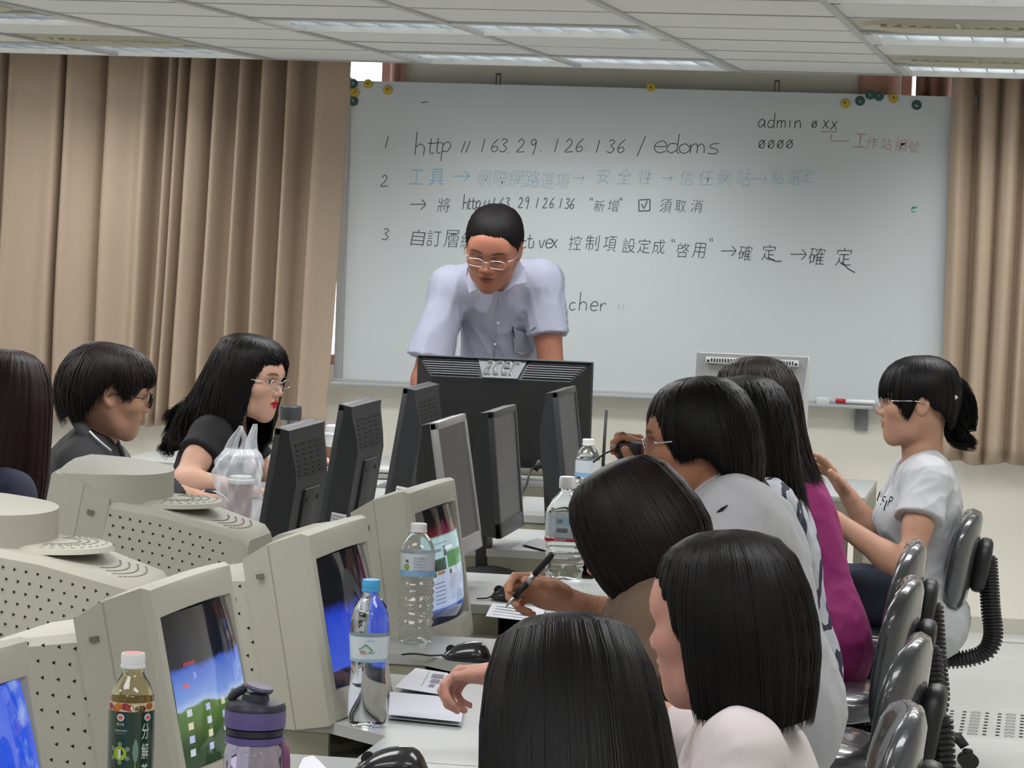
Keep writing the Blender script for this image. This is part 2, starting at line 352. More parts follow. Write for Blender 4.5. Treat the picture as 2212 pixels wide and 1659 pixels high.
# handwriting, laid on the board as thin strokes
G = {'h': [[(0, 1.5), (0, 0)], [(0, .5), (.25, .7), (.5, .5), (.5, 0)]], 't': [[(.2, 1.1), (.18, .2), (.3, 0), (.45, .08)], [(0, .75), (.45, .75)]],
 'p': [[(.1, .75), (.05, -.6)], [(.1, .55), (.4, .8), (.6, .5), (.4, .1), (.1, .15)]], ':': [[(0, .5), (.02, .52)], [(0, .1), (.02, .12)]], '/': [[(0, 0), (.35, 1.2)]], '!': [[(0, 0), (.2, .8)]],
 '1': [[(0, 0), (.15, 1)]], '6': [[(.5, 1), (.15, .6), (.05, .2), (.25, 0), (.5, .2), (.35, .45), (.1, .3)]], '3': [[(.1, .9), (.35, 1), (.5, .8), (.25, .55), (.5, .3), (.3, 0), (0, .1)]],
 '.': [[(0, .0), (.03, .04)]], '2': [[(.05, .75), (.25, 1), (.45, .75), (.3, .4), (0, 0), (.55, .02)]], '9': [[(.45, .75), (.2, .6), (.1, .85), (.3, 1.05), (.45, .85), (.4, .3), (.3, -.15)]],
 'e': [[(.05, .4), (.55, .42), (.4, .75), (.12, .6), (.05, .25), (.25, 0), (.55, .1)]], 'd': [[(.5, .55), (.2, .6), (.05, .25), (.25, 0), (.5, .2)], [(.52, 1.2), (.5, .1), (.6, 0)]],
 'o': [[(.3, .6), (.08, .45), (.1, .1), (.35, 0), (.52, .3), (.3, .6)]], 'm': [[(0, .6), (.02, 0)], [(.02, .4), (.2, .6), (.3, .4), (.3, 0)], [(.3, .4), (.45, .6), (.58, .4), (.6, 0)]],
 's': [[(.45, .65), (.15, .6), (.1, .4), (.4, .25), (.35, 0), (0, .02)]], 'a': [[(.5, .5), (.25, .65), (.05, .3), (.2, 0), (.48, .3), (.5, .55), (.5, .1), (.62, 0)]], 'i': [[(.05, .6), (.05, 0)], [(.06, .85), (.07, .88)]],
 'n': [[(0, .6), (.02, 0)], [(.02, .4), (.25, .62), (.4, .4), (.42, 0)]], 'x': [[(.05, .7), (.45, 0)], [(.45, .7), (0, 0)]], 'O': [[(.3, .75), (.08, .5), (.12, .1), (.38, .02), (.52, .35), (.3, .75)], [(.05, .05), (.55, .75)]],
 'c': [[(.45, .55), (.2, .62), (.04, .3), (.2, 0), (.48, .1)]], 'v': [[(0, .65), (.2, 0), (.42, .68)]], 'r': [[(0, .62), (.02, 0)], [(.02, .35), (.2, .62), (.42, .55)]], '"': [[(0, 1.2), (.05, .95)], [(.15, 1.2), (.2, .95)]],
 '>': [[(0, .35), (1.0, .35)], [(.7, .6), (1.0, .35), (.72, .08)]], '-': [[(0, .35), (.8, .42)]]}
m_ink = mat('marker_ink_black', '4a4e52', .6); m_ib = mat('marker_ink_blue', '84b2cb', .6); m_ibl = mat('marker_ink_blue_worn', 'a0bac8', .6); m_ir = mat('marker_ink_red', 'b98f9b', .6); m_ig = mat('marker_ink_green', '6fb3b0', .6)
def bp(px, py): q = PX(px, py, BY-.012); return np.array([q[0]-BX, q[2]-BZ])
def ribbon(poly, w, V, Fc):
    poly = [np.array(p) for p in poly]
    if len(poly) > 2: poly = [q[:2] for q in spline([(p[0], p[1], 0) for p in poly], 4)]
    b = len(V); n = len(poly)
    for i, p in enumerate(poly):
        t = poly[min(i+1, n-1)]-poly[max(i-1, 0)]; t = t/(np.linalg.norm(t)+1e-9); nn = np.array([-t[1], t[0]])*w/2
        for q in (p+nn, p-nn): V.append((q[0], -.0108, q[1]))
    for i in range(n-1): Fc.append((b+2*i, b+2*i+1, b+2*i+3, b+2*i+2))
def hand(s, x0, y0, x1, y1, hpx, m=m_ink, w=.0034, name='handwriting', xs=1.1):
    """letters of s along the pixel line (x0,y0)-(x1,y1); hpx is the size of a digit"""
    V, Fc = [], []; n = len(s)
    for i, ch in enumerate(s):
        if ch == ' ': continue
        t = i/max(n-1, 1); bx, by = x0+(x1-x0)*t, y0+(y1-y0)*t
        for st in G[ch]:
            ribbon([bp(bx+a*hpx*(.8 if ch in '>-' else xs)+b*hpx*.10, by-b*hpx) for a, b in st], w, V, Fc)
    o = mesh_obj(name, V, Fc, m, wb); return o
def cjk(s, x0, y0, x1, y1, hpx, m=m_ink):
    a = bp(x0, y0); b = bp(x1, y1); n = len(s); h = hpx*11.4/F_PX
    for i, ch in enumerate(s):
        t = i/max(n-1, 1); c = a+(b-a)*t; k = h*rnd.uniform(.9, 1.08); r = rnd.uniform(-.03, .03)
        text_mesh('handwritten_character', ch, m, wb, shear=.12, off=-.012, fit=(k*.92, k), xf=lambda p: (c[0]+p[0]-p[1]*r, -.0108, c[1]+p[1]+p[0]*r))
hand('-', 908, 230, 909, 228, 24)
hand('1.', 832, 320, 850, 320, 26); hand('2.', 822, 402, 838, 404, 24); hand('3.', 824, 518, 840, 518, 24)
hand('h', 896, 335, 897, 335, 34); hand('ttp', 922, 332, 952, 330, 30); hand(':', 976, 322, 977, 322, 28); hand('!!', 996, 330, 1006, 330, 32)
hand('163', 1040, 328, 1078, 328, 28); hand('.', 1096, 330, 1097, 330, 28); hand('29', 1116, 328, 1142, 330, 28); hand('.', 1168, 328, 1169, 328, 28)
hand('126', 1198, 328, 1242, 328, 28); hand('.', 1264, 325, 1265, 325, 28); hand('136', 1288, 330, 1332, 330, 28); hand('/', 1376, 338, 1377, 338, 36)
hand('edom', 1410, 330, 1490, 331, 34, xs=1.5); hand('s', 1528, 332, 1533, 332, 34, xs=1.5)
hand('a', 1636, 275, 1637, 275, 27); hand('d', 1656, 276, 1657, 276, 27); hand('m', 1678, 276, 1679, 276, 27); hand('i', 1704, 276, 1705, 276, 27); hand('n', 1716, 277, 1717, 277, 27); hand('O', 1752, 276, 1753, 276, 20); hand('xx', 1776, 278, 1794, 280, 26); hand('OOOO', 1637, 320, 1697, 320, 24)
V, Fc = [], []; ribbon([bp(1772, 284), bp(1810, 285)], .004, V, Fc); ribbon([bp(1796, 290), bp(1795, 302), bp(1802, 305), bp(1835, 304)], .004, V, Fc); mesh_obj('handwriting', V, Fc, m_ir, wb)
cjk('工作站編號', 1842, 318, 1962, 330, 28, m_ir)
cjk('工具', 884, 398, 926, 400, 34, m_ib); hand('>', 976, 396, 977, 396, 44, m_ib); cjk('網際網路選項', 1030, 402, 1200, 408, 36, m_ibl)
hand('>', 1238, 394, 1239, 394, 28, m_ibl); cjk('安全性', 1288, 396, 1378, 398, 36, m_ibl); hand('>', 1428, 394, 1429, 394, 28, m_ibl); cjk('信任網站', 1468, 400, 1588, 402, 38, m_ibl); hand('>', 1624, 400, 1625, 400, 38, m_ibl); cjk('點選', 1664, 398, 1700, 398, 34, m_ibl); cjk('定', 1728, 396, 1729, 396, 30, m_ibl)
hand('>', 884, 456, 885, 456, 42); cjk('將', 944, 458, 945, 458, 32); hand('http:!!', 1000, 452, 1052, 450, 22, xs=.8); hand('163', 1064, 449, 1090, 449, 22, xs=.8); hand('.29.', 1106, 448, 1146, 449, 22, xs=.8); hand('126', 1158, 449, 1186, 449, 22, xs=.8); hand('.136', 1198, 450, 1230, 451, 22, xs=.8)
hand('"', 1272, 456, 1273, 456, 24); cjk('新增', 1282, 457, 1312, 457, 28); hand('"', 1336, 456, 1337, 456, 24)
V, Fc = [], []; ribbon([bp(1380, 432), bp(1404, 431)], .004, V, Fc); ribbon([bp(1404, 431), bp(1404, 455)], .004, V, Fc); ribbon([bp(1404, 455), bp(1380, 456)], .004, V, Fc); ribbon([bp(1380, 456), bp(1380, 432)], .004, V, Fc); ribbon([bp(1386, 440), bp(1391, 450), bp(1398, 434)], .004, V, Fc); mesh_obj('handwriting', V, Fc, m_ink, wb)
cjk('須取消', 1424, 458, 1492, 458, 28)
cjk('自訂層級', 886, 530, 994, 536, 36); hand('activex', 1110, 536, 1190, 536, 27, xs=1.0); cjk('控制項', 1228, 540, 1302, 542, 34); cjk('設定成', 1344, 546, 1408, 548, 30)
hand('"', 1448, 550, 1449, 550, 28); cjk('啓用', 1460, 556, 1494, 556, 34); hand('"', 1530, 548, 1531, 548, 28); hand('>', 1556, 556, 1557, 556, 40); cjk('確定', 1594, 562, 1644, 562, 36); hand('>', 1706, 564, 1707, 564, 42); cjk('確定', 1746, 572, 1804, 574, 36)
V, Fc = [], []; ribbon([bp(1660, 556), bp(1674, 564), bp(1688, 564)], .0045, V, Fc); ribbon([bp(1818, 566), bp(1832, 580), bp(1847, 589)], .0045, V, Fc); mesh_obj('handwriting', V, Fc, m_ink, wb)
hand('teacher', 1160, 668, 1296, 672, 27); hand('!!', 1334, 668, 1344, 668, 14, m_ibl); hand('c', 1968, 458, 1969, 458, 18, m_ig, .006); hand('-', 1970, 456, 1971, 456, 18, m_ig, .005)
# magnets
m_my, m_mg, m_mr = mat('magnet_yellow', 'b9a63a', .4), mat('magnet_green', '2c5250', .35), mat('magnet_print', '7d3b22', .5)
mp = [(763, 180, 'g', 'blue green magnet at the top left corner edge of the whiteboard'), (795, 181, 'y', 'yellow magnet second from the left corner of the whiteboard'), (838, 195, 'y', 'yellow magnet farthest right of the left corner cluster'),
 (766, 200, 'y', 'yellow magnet touching the left edge under the blue green one'), (764, 219, 'g', 'dark green magnet lowest on the left edge of the board'), (1406, 188, 'y', 'lone yellow magnet at the middle of the top edge'),
 (1826, 224, 'y', 'yellow magnet leftmost of the right corner cluster'), (1858, 218, 'g', 'dark green magnet second from left in the right cluster'), (1880, 205, 'g', 'dark green magnet, left one of the touching pair'), (1899, 208, 'g', 'dark green magnet, right one of the touching pair'),
 (1930, 212, 'y', 'yellow magnet with red print in the right cluster'), (1980, 227, 'g', 'dark green magnet rightmost on the whiteboard')]
for px, py, c, lb in mp:
    q = PX(px, py, BY-.012); t = thing('round_magnet', (q[0], BY-.011, q[2]), lb, 'magnet', 0, 'round magnets on the whiteboard')
    o = lathe('disc', [(.0001, 0), (.0175, 0), (.0185, .003), (.016, .007), (.0001, .0075)], m_my if c == 'y' else m_mg, t, 24); o.rotation_euler = (PI/2, 0, 0)
    bm = bmesh.new(); 
    for k in range(3): add_box(bm, (rnd.uniform(-.005, .005), -.0078, rnd.uniform(-.005, .005)), (.007, .0008, .003), rot=Matrix.Rotation(rnd.uniform(0, 3), 3, 'Y'))
    bm_obj('print', bm, m_mr if c == 'y' else mat('magnet_print_pale', '9fb6b4', .5), t)
q0, q1 = PX(1806, 874, 11.35), PX(1890, 879, 11.35)
t = thing('marker_pen', (q0[0], 11.35, .874), 'red capped white marker lying on the whiteboard tray', 'marker')
tube('barrel', [(.03, 0, .004), (q1[0]-q0[0]-.004, 0, .004), (q1[0]-q0[0], 0, .004)], [.008, .008, .006], mat('marker_white', 'dfe1e4', .4), t, 12)
tube('cap', [(-.003, 0, .004), (0, 0, .004), (.036, 0, .004)], [.006, .0085, .0085], mat('marker_red', 'b3202a', .4), t, 12)
t = box('whiteboard_eraser', PX(1778, 866, 11.345)-np.array([0, 0, .0]), (.05, .03, .026), mat('eraser_white', 'c9ccce', .7), None, .004); tag(t, 'white block eraser standing on the tray beside the grey monitor', 'eraser'); t.location = (0, 0, 0)
q = PX(1861, 905, 11.47); o = box('grey_wall_box', q, (.05, .03, .09), mat('wall_box_grey', '85878a', .5), None, .004); tag(o, 'small grey box fixed to the wall under the marker tray', 'wall box')  # plain grey block added on the wall below the marker tray
# ------------------------------------------------------------------ desks
m_top = mat('desk_laminate', 'a3a6a4', .38, var=.015, vscale=20); m_apr = mat('desk_apron', '8e8c7b', .6, var=.02); m_shelf = mat('desk_shelf', 'a6a497', .6); m_dk = mat('dark_plastic', '1c1d1f', .5)
def desk(y0, y1, side, label, ynear):
    """side +1: seats on the right of the island, -1: on its left. Cross slab y0..y1, front strip from ynear to y1."""
    xa, xb, xc = (-1.66, -1.03, -.60) if side > 0 else (-1.69, -2.08, -2.52)
    t = thing('computer_desk', (xa, y0, 0), label, 'desk', 0, 'computer desks of the long island'); X = lambda v: v-xa; ny = ynear-y0; L = y1-y0
    bm = bmesh.new(); lo, hi = sorted((X(xa), X(xb))); 
    poly = [(X(xa), 0), (X(xb)-.12*side, 0), (X(xb)-.0*side, -.10), (X(xb), ny+.002), (X(xc), ny+.002), (X(xc), L-.002), (X(xa), L-.002)]
    add_prism(bm, poly, 2, .70, .72); bmesh.ops.recalc_face_normals(bm, faces=bm.faces)
    bm_obj('desk_top', bm, m_top, t)
    span('apron', (X(xa), .004, .655), (X(xb)-.12*side, .02, .70), m_apr, t); span('apron_rail', (X(xa), .01, .60), (X(xb)-.06*side, .026, .652), m_apr, t)
    span('socket_slot', ((X(xa)+X(xb))/2-.02, .004, .615), ((X(xa)+X(xb))/2+.03, .011, .635), m_dk, t)
    span('lower_shelf', (X(xa), ny, .635), (X(xb)+.1*side, L, .655), m_shelf, t)
    span('side_panel', (X(xa)+.02*side, L-.03, 0), (X(xc)-.05*side, L-.01, .70), m_apr, t); span('back_panel', (X(xa), ny, .08), (X(xa)+.015*side, L, .635), m_apr, t)
    span('foot_rail', (X(xa)+.02*side, L-.045, 0), (X(xc)-.02*side, L+.0-.002, .04), m_dk, t)
    g = lathe('cable_grommet', [(.0001, .7215), (.028, .7215), (.03, .7205), (.03, .715)], m_dk, t, 24, cap=False); g.location = (X(xa)+.12*side, L*.55, 0)
    return t
Rn = ['nearest the viewer', 'with the green tea bottle', 'with the open white booklet', 'with the striped shirt mouse', 'with the large square bottle', 'under the silver framed monitor', 'under the middle black monitor', 'at the far end before the teacher']
yR = [(3.1, 3.62), (3.9, 4.42), (4.72, 5.24), (5.48, 5.745), (6.23, 6.77), (7.26, 7.75), (8.10, 8.63)]
lR = ['grey desk nearest the viewer, green tea bottle on it', 'grey desk carrying the purple flask and nearest mouse', 'grey desk under the blue capped bottle and open booklet', 'grey desk under the clear bottle beside the third beige monitor', 'grey desk under the hand writing with a pen', 'grey desk under the silver framed flat monitor', 'grey desk under the farthest black monitor on the right']
prev = 2.7
for (a, b), lb in zip(yR, lR): desk(a, b, 1, lb, prev); prev = b
lL = ['grey desk under the nearest domed monitor on the left', 'grey desk under the second domed monitor on the left', 'grey desk under the nearest black monitor back', 'grey desk under the middle black monitor back, plastic bag on it', 'grey desk under the farthest black monitor back on the left']
prev = 4.3
for (a, b), lb in zip([(4.75, 5.24), (5.5, 6.02), (6.25, 6.8), (7.05, 7.6), (7.95, 8.65)], lL): desk(a, b, -1, lb, prev); prev = b
t = thing('teacher_desk', (-1.6, 9.1, 0), 'wide grey teacher desk across the end of the island', 'desk')
span('desk_top', (-1.35, .03, .70), (1.05, .66, .72), m_top, t, .002); span('apron', (-1.35, .03, .63), (1.05, .05, .70), m_apr, t); span('modesty_panel', (-1.3, .06, .05), (1.0, .08, .63), m_apr, t)
span('side_panel', (-1.35, .05, 0), (-1.32, .64, .70), m_apr, t); span('side_panel', (1.02, .05, 0), (1.05, .64, .70), m_apr, t)
span('monitor_riser', (-.28, .20, .72), (.25, .45, .745), m_apr, t, .004)
t2 = thing('computer_desk', (-2.7, 8.75, 0), 'grey desk holding papers and the tumbler beside the woman in glasses', 'desk', 0, 'computer desks of the long island')
span('desk_top', (-.15, .0, .70), (.70, .30, .72), m_top, t2, .002); span('apron', (-.15, .005, .63), (.7, .02, .70), m_apr, t2); span('side_panel', (-.13, .02, 0), (-.10, .28, .7), m_apr, t2); span('side_panel', (.66, .02, 0), (.69, .28, .7), m_apr, t2)
# ------------------------------------------------------------------ monitors
m_bg = mat('crt_beige', 'aeaca0', .55, bump=.12, bscale=900, var=.015); m_bg2 = mat('crt_beige_rear', 'b2b0a3', .6, bump=.12, bscale=900); m_hole = mat('vent_black', '141412', .9)
def tilt_R(a): return Matrix.Rotation(-a, 3, 'Y')
def tilt(bm, a): bmesh.ops.rotate(bm, verts=bm.verts, matrix=tilt_R(a))
def place_at(corner, L, th): c, s = math.cos(th), math.sin(th); return (corner[0]-(c*L[0]-s*L[1]), corner[1]-(s*L[0]+c*L[1]), corner[2]-L[2])
def screen_mat(name, kind):
    """picture shown on a screen; generated coordinates run y: across, z: up"""
    m = bpy.data.materials.new(name); m.use_nodes = True; nt = m.node_tree; b = nt.nodes['Principled BSDF']; lk = nt.links.new
    b.inputs['Base Color'].default_value = (.012, .013, .015, 1); b.inputs['Roughness'].default_value = .06
    uv = nt.nodes.new('ShaderNodeTexCoord'); sp = nt.nodes.new('ShaderNodeSeparateXYZ'); lk(uv.outputs['UV'], sp.inputs[0])
    def ramp(src, stops, interp='LINEAR'):
        r = nt.nodes.new('ShaderNodeValToRGB'); cr = r.color_ramp; cr.interpolation = interp
        while len(cr.elements) < len(stops): cr.elements.new(.5)
        for e, (p, c) in zip(cr.elements, stops): e.position = p; e.color = (*lin(c), 1)
        lk(src, r.inputs[0]); return r.outputs[0]
    nz = nt.nodes.new('ShaderNodeTexNoise'); nz.inputs['Scale'].default_value = 4; nz.inputs['Detail'].default_value = 6; lk(uv.outputs['UV'], nz.inputs['Vector'])
    ad = nt.nodes.new('ShaderNodeMath'); ad.operation = 'MULTIPLY_ADD'; ad.inputs[1].default_value = .12; lk(nz.outputs[0], ad.inputs[0]); lk(sp.outputs[1], ad.inputs[2])
    if kind == 'sky':
        c = ramp(ad.outputs[0], [(0, '4a78e8'), (.12, '88a8ee'), (.5, '1f52e0'), (1, '2a5ae0')])
        cl = ramp(nz.outputs[0], [(.52, '000000'), (.72, 'ffffff')]); mx = nt.nodes.new('ShaderNodeMix'); mx.data_type = 'RGBA'; lk(cl, mx.inputs[0]); lk(c, mx.inputs[6]); mx.inputs[7].default_value = (*lin('a9c0f0'), 1); c = mx.outputs[2]
    elif kind == 'hill':
        c = ramp(ad.outputs[0], [(0, '14304e'), (.06, '1e3a1c'), (.22, '2c4a22'), (.37, '49702f'), (.44, '527838'), (.455, 'aac0e6'), (.5, '7899dc'), (.68, '4467c8'), (.72, '0c1224'), (1, '07080d')])
    elif kind == 'sky2':
        c = ramp(ad.outputs[0], [(0, '121620'), (.18, '1a2034'), (.2, '3f5fd0'), (.6, '2444c8'), (.66, '1a2a80'), (.7, '0a0c16'), (1, '07080c')])
    else:
        c = ramp(sp.outputs[1], [(0, '0f1420'), (.08, '16203c'), (.12, '2f4f9a'), (.14, '9db2d2'), (.3, 'a9b4cc'), (.55, 'a6bccb'), (.74, '9fc4c0'), (.76, '5f1f28'), (.84, '2a1014'), (.9, '0a0a0d')])
    e = b.inputs; lk(c, e['Emission Color']); e['Emission Strength'].default_value = .85; return m
def uvmap(o, y0, y1, z0, z1, ta):
    me = o.data; uvl = me.uv_layers.new(name='uv'); inv = tilt_R(ta).inverted()
    for lp in me.loops:
        v = inv @ me.vertices[lp.vertex_index].co; uvl.data[lp.index].uv = ((v.y-y0)/(y1-y0), (v.z-z0)/(z1-z0))
def crt(label, corner, th, kind, pic=None, TA=.175, s0=1.):
    H0, H1, W2 = .06, .385, .17
    L = (-H1*math.sin(TA)*s0, W2*s0, H1*math.cos(TA)*s0)
    t = thing('crt_monitor', place_at(corner, L, th), label, 'monitor', th, 'beige tube monitors')
    t.location.z = corner[2]-L[2]; t.scale = (s0, s0, s0)
    # bezel: rounded front ring
    def ring(x, w, z0, z1, bulge, r=.02, n=6):
        pts = []
        N = 10
        ys = [-w+2*w*i/N for i in range(N+1)]
        for y in ys: pts.append((x+bulge*(1-(y/w)**2), y, z1-.004*(y/w)**2))
        for k in range(1, n): pts.append((x+bulge*0, w, z1-.004-(z1-z0-.004)*k/n))
        for y in ys[::-1]: pts.append((x+bulge*(1-(y/w)**2), y, z0))
        for k in range(1, n): pts.append((x, -w, z0+(z1-z0-.004)*k/n))
        return pts
    sz0, sz1, sw = .115, .335, .138
    secs = [ring(-.125, W2-.014, H0+.01, H1-.03, .0), ring(-.075, W2-.003, H0, H1-.010, .0), ring(-.073, W2-.005, H0+.002, H1-.012, .0), ring(-.071, W2-.003, H0, H1-.010, .0), ring(-.012, W2, H0, H1, 0), ring(-.002, W2-.008, H0+.006, H1-.006, .012), ring(.0, W2-.02, H0+.012, H1-.014, .013), ring(-.001, sw+.006, sz0-.004, sz1+.004, .010), ring(-.012, sw, sz0, sz1, .006)]
    V, Fc = [], []; n = len(secs[0])
    for s in secs: V += s
    for k in range(len(secs)-1):
        for i in range(n): Fc.append((k*n+i, k*n+(i+1) % n, (k+1)*n+(i+1) % n, (k+1)*n+i))
    Fc.append(tuple(range(n)))
    R3 = np.array(tilt_R(TA)); V = [R3 @ np.array(v) for v in V]
    o = mesh_obj('bezel', V, Fc, m_bg, t, True); o.data.set_sharp_from_angle(angle=.5)
    bm = bmesh.new(); bmesh.ops.create_grid(bm, x_segments=12, y_segments=12, size=1)
    for v in bm.verts:
        y, z = v.co.x*sw, v.co.y*(sz1-sz0)/2; v.co = Vector((-.010+.016*(1-(y/sw)**2)*1.0+.008*(1-(z/.11)**2), y, (sz0+sz1)/2+z))
    tilt(bm, TA)
    o = bm_obj('screen', bm, screen_mat('screen_'+pic, pic) if pic else mat('dark_screen', '17191c', .08), t, True); uvmap(o, -sw, sw, sz0, sz1, TA)
    if pic == 'page':
        for (u0, u1, v0, v1, cc) in ((.1, .42, .68, .72, '7f8a9a'), (.5, .72, .64, .75, 'c9d6dc'), (.08, .45, .5, .62, '3f6b48'), (.5, .95, .48, .72, '57935f'), (.16, .34, .5, .6, '39463c'), (.06, .5, .42, .47, '8a8271'), (.55, .95, .2, .38, '8e9aac')):
            pass
    # rear
    def loft(name, secs, m, cap=True):
        V, Fc = [], []; n = len(secs[0])
        for s in secs: V += s
        for k in range(len(secs)-1):
            for i in range(n): Fc.append((k*n+i, k*n+(i+1) % n, (k+1)*n+(i+1) % n, (k+1)*n+i))
        if cap: Fc.append(tuple(range(n))); Fc.append(tuple(range((len(secs)-1)*n, len(secs)*n))[::-1])
        bm = bmesh.new(); vv = [bm.verts.new(v) for v in V]; [bm.faces.new([vv[i] for i in f]) for f in Fc]
        return bm_obj(name, bm, m, t, 'auto')
    def sec(x, w, z0, z1, c=.012):
        return [(x, -w, z0), (x, w, z0), (x, w, z1-c), (x, w-c, z1), (x, -w+c, z1), (x, -w, z1-c)]
    tx = -math.sin(TA)
    if kind == 'dome':
        loft('rear_housing', [sec(-.12, .150, .07, .32), sec(-.165, .154, .055, .325), sec(-.17, .156, .045, .322), sec(-.28, .135, .05, .305), sec(-.43, .10, .07, .265), sec(-.445, .09, .09, .25)], m_bg2)
        # hood: flat bottomed dome with a rounded back end
        bm = bmesh.new(); base = []; rim = []; inn = []
        pl = [(-.075, -.162)]+[(-.115-.14*math.sin(a)**.8, -.160*math.cos(a)) for a in np.linspace(.12, PI-.12, 22)]+[(-.075, .162)]
        for (x, y) in pl: base.append(bm.verts.new((x, y, .30))); rim.append(bm.verts.new((x, y, .372 if x > -.2 else .372-.06*(-.2-x))))
        prev = rim
        for k in (.85, .6, .3):
            row = [bm.verts.new((-.075+(x+.075)*k, y*k, (.372 if x > -.2 else .372-.06*(-.2-x))+(.022*(1-k**2)))) for (x, y) in pl]
            for i in range(len(pl)-1): bm.faces.new((prev[i], prev[i+1], row[i+1], row[i]))
            prev = row
        bm.faces.new(prev)
        for i in range(len(pl)-1): bm.faces.new((base[i], base[i+1], rim[i+1], rim[i]))
        bm_obj('hood', bm, m_bg, t, 'auto')
        lathe('round_vent_plate', [(.0001, .0), (.085, .0), (.10, -.004), (.105, -.012)], m_bg2, t, 40, c=(-.26, 0, .318), cap=False)
        bm = bmesh.new()
        for rr in (.045, .06, .075, .09): 
            for k in range(16):
                a = PI/2+PI*(k+.5)/16; add_box(bm, (-.26+rr*math.cos(a), rr*math.sin(a), .3185-(.002 if rr > .08 else 0)), (.003, .008, .001), rot=Matrix.Rotation(a, 3, 'Z'))
        o = bm_obj('vent_slit', bm, mat('slit_grey', '8f8c7c', .9), t); o['kind'] = 'stuff'
        bm = bmesh.new()
        for rr in (.115, .13, .145, .16): 
            for k in range(14):
                a = PI-.5+1.0*(k+.5)/14; x = -.26+rr*math.cos(a); add_box(bm, (x, rr*math.sin(a), .305+(x+.28)*.267+.0008), (.003, .007, .001), rot=Matrix.Rotation(a, 3, 'Z'))
        o = bm_obj('vent_slit', bm, mat('slit_grey', '8f8c7c', .9), t); o['kind'] = 'stuff'
        for s in (-1, 1):
            bm = bmesh.new()
            for i in range(12):
                for j in range(10):
                    x = -.185-.019*i-.006*(j % 2); f = (-.17-x)/.26; w = np.interp(-x, [.17, .28, .43], [.158, .135, .10]); zt = np.interp(-x, [.17, .28, .43], [.325, .305, .265]); z = zt-.028-.019*j
                    if z < .075+f*.03: continue
                    v = [bm.verts.new((x+dx, s*(w+.0006), z+dz)) for dx, dz in ((-.003, 0), (.0025, .003), (.0025, -.003))]; bm.faces.new(v)
            o = bm_obj('vent_hole', bm, m_hole, t, recalc=False); o['kind'] = 'stuff'
    else:
        loft('rear_housing', [sec(-.115, .150, .05, .30), sec(-.20, .145, .045, .295), sec(-.34, .12, .05, .27), sec(-.41, .09, .07, .23)], m_bg2)
        for s in (-1, 1):
            bm = bmesh.new()
            for i in range(6):
                for j in range(9):
                    x = -.17-.026*i-.008*(j % 2); w = np.interp(-x, [.115, .2, .34], [.15, .145, .12]); z = .275-.023*j
                    v = [bm.verts.new((x+dx, s*(w+.0006), z+dz)) for dx, dz in ((-.003, 0), (.0025, .003), (.0025, -.003))]; bm.faces.new(v)
            o = bm_obj('vent_hole', bm, m_hole, t, recalc=False); o['kind'] = 'stuff'
    for s in (-1, 1):
        bm = bmesh.new(); add_box(bm, (-.095, s*(W2-.004), H1-.065), (.013, .003, .008)); tilt(bm, TA); bm_obj('latch_notch', bm, mat('notch_brown', '6f6a5c', .8), t)
    lathe('swivel_base', [(.0001, -.01), (.13, -.01), (.13, .01), (.08, .03), (.07, .07)], m_bg2, t, 32, c=(-.14, 0, 0))
    return t
crts = []
crts.append(crt('beige tube monitor at the bottom left corner showing blue sky', P(65, 1365, 3.61), -.068, 'plain', 'sky', .20))
crts.append(crt('beige tube monitor showing a green hill desktop behind the tea bottle', P(500, 1205, 4.42), -.068, 'plain', 'hill', .21))
crts.append(crt('beige tube monitor with a blue desktop behind the blue capped bottle', P(795, 1105, 5.2), -.068, 'plain', 'sky2', .19))
crts.append(crt('beige tube monitor showing a green web page, farthest of the beige ones on the right', P(985, 1025, 6.2), -.068, 'plain', 'page', .165, 1.045))
crts.append(crt('domed back of a beige tube monitor in front of the boy in glasses', P(108, 1013, 5.75), PI, 'dome', None, .17))
crts.append(crt('domed back of a beige tube monitor cut off by the left picture edge', P(108, 1013, 5.75)+np.array([.035, -.80, -.0]), PI, 'dome', None, .17))
# web page details and icons on two of the screens
def on_screen(t, rects, TA, name='screen_picture'):
    sz0, sz1, sw = .115, .335, .138
    for (u0, u1, v0, v1, cc) in rects:
        bm = bmesh.new(); N = 6; g = []
        for j in range(3):
            for i in range(N+1):
                y = -sw+2*sw*(u0+(u1-u0)*i/N); z = (v0+(v1-v0)*j/2-.5)*(sz1-sz0)
                g.append(bm.verts.new((-.010+.016*(1-(y/sw)**2)+.008*(1-(z/.11)**2)+.0006, y, (sz0+sz1)/2+z)))
        for j in range(2):
            for i in range(N): a = j*(N+1)+i; bm.faces.new((g[a], g[a+1], g[a+N+2], g[a+N+1]))
        tilt(bm, TA); bm_obj(name, bm, mat('lit_'+cc, '101010', .1, emit=cc, es=.85), t)
on_screen(crts[3], [(.12, .5, .685, .695, '7d93a8'), (.12, .34, .62, .645, '6d7f92'), (.4, .62, .62, .65, 'dfe8ea'), (.38, .44, .57, .66, '49565c'), (.14, .40, .455, .56, '2d5a36'), (.44, .92, .46, .60, '468a52'), (.18, .36, .46, .54, '2a3a2e'), (.12, .20, .41, .45, '4c5a48'), (.22, .36, .42, .45, '97725a'), (.46, .52, .40, .44, '4c5a48')]+[(.16, .34, .345-.035*k, .355-.035*k, '6f7c98') for k in range(6)]+[(.45, .45+.3+.1*((k*7) % 3)/2, .375-.02*k, .382-.02*k, '7f8aa0') for k in range(11)], .165)
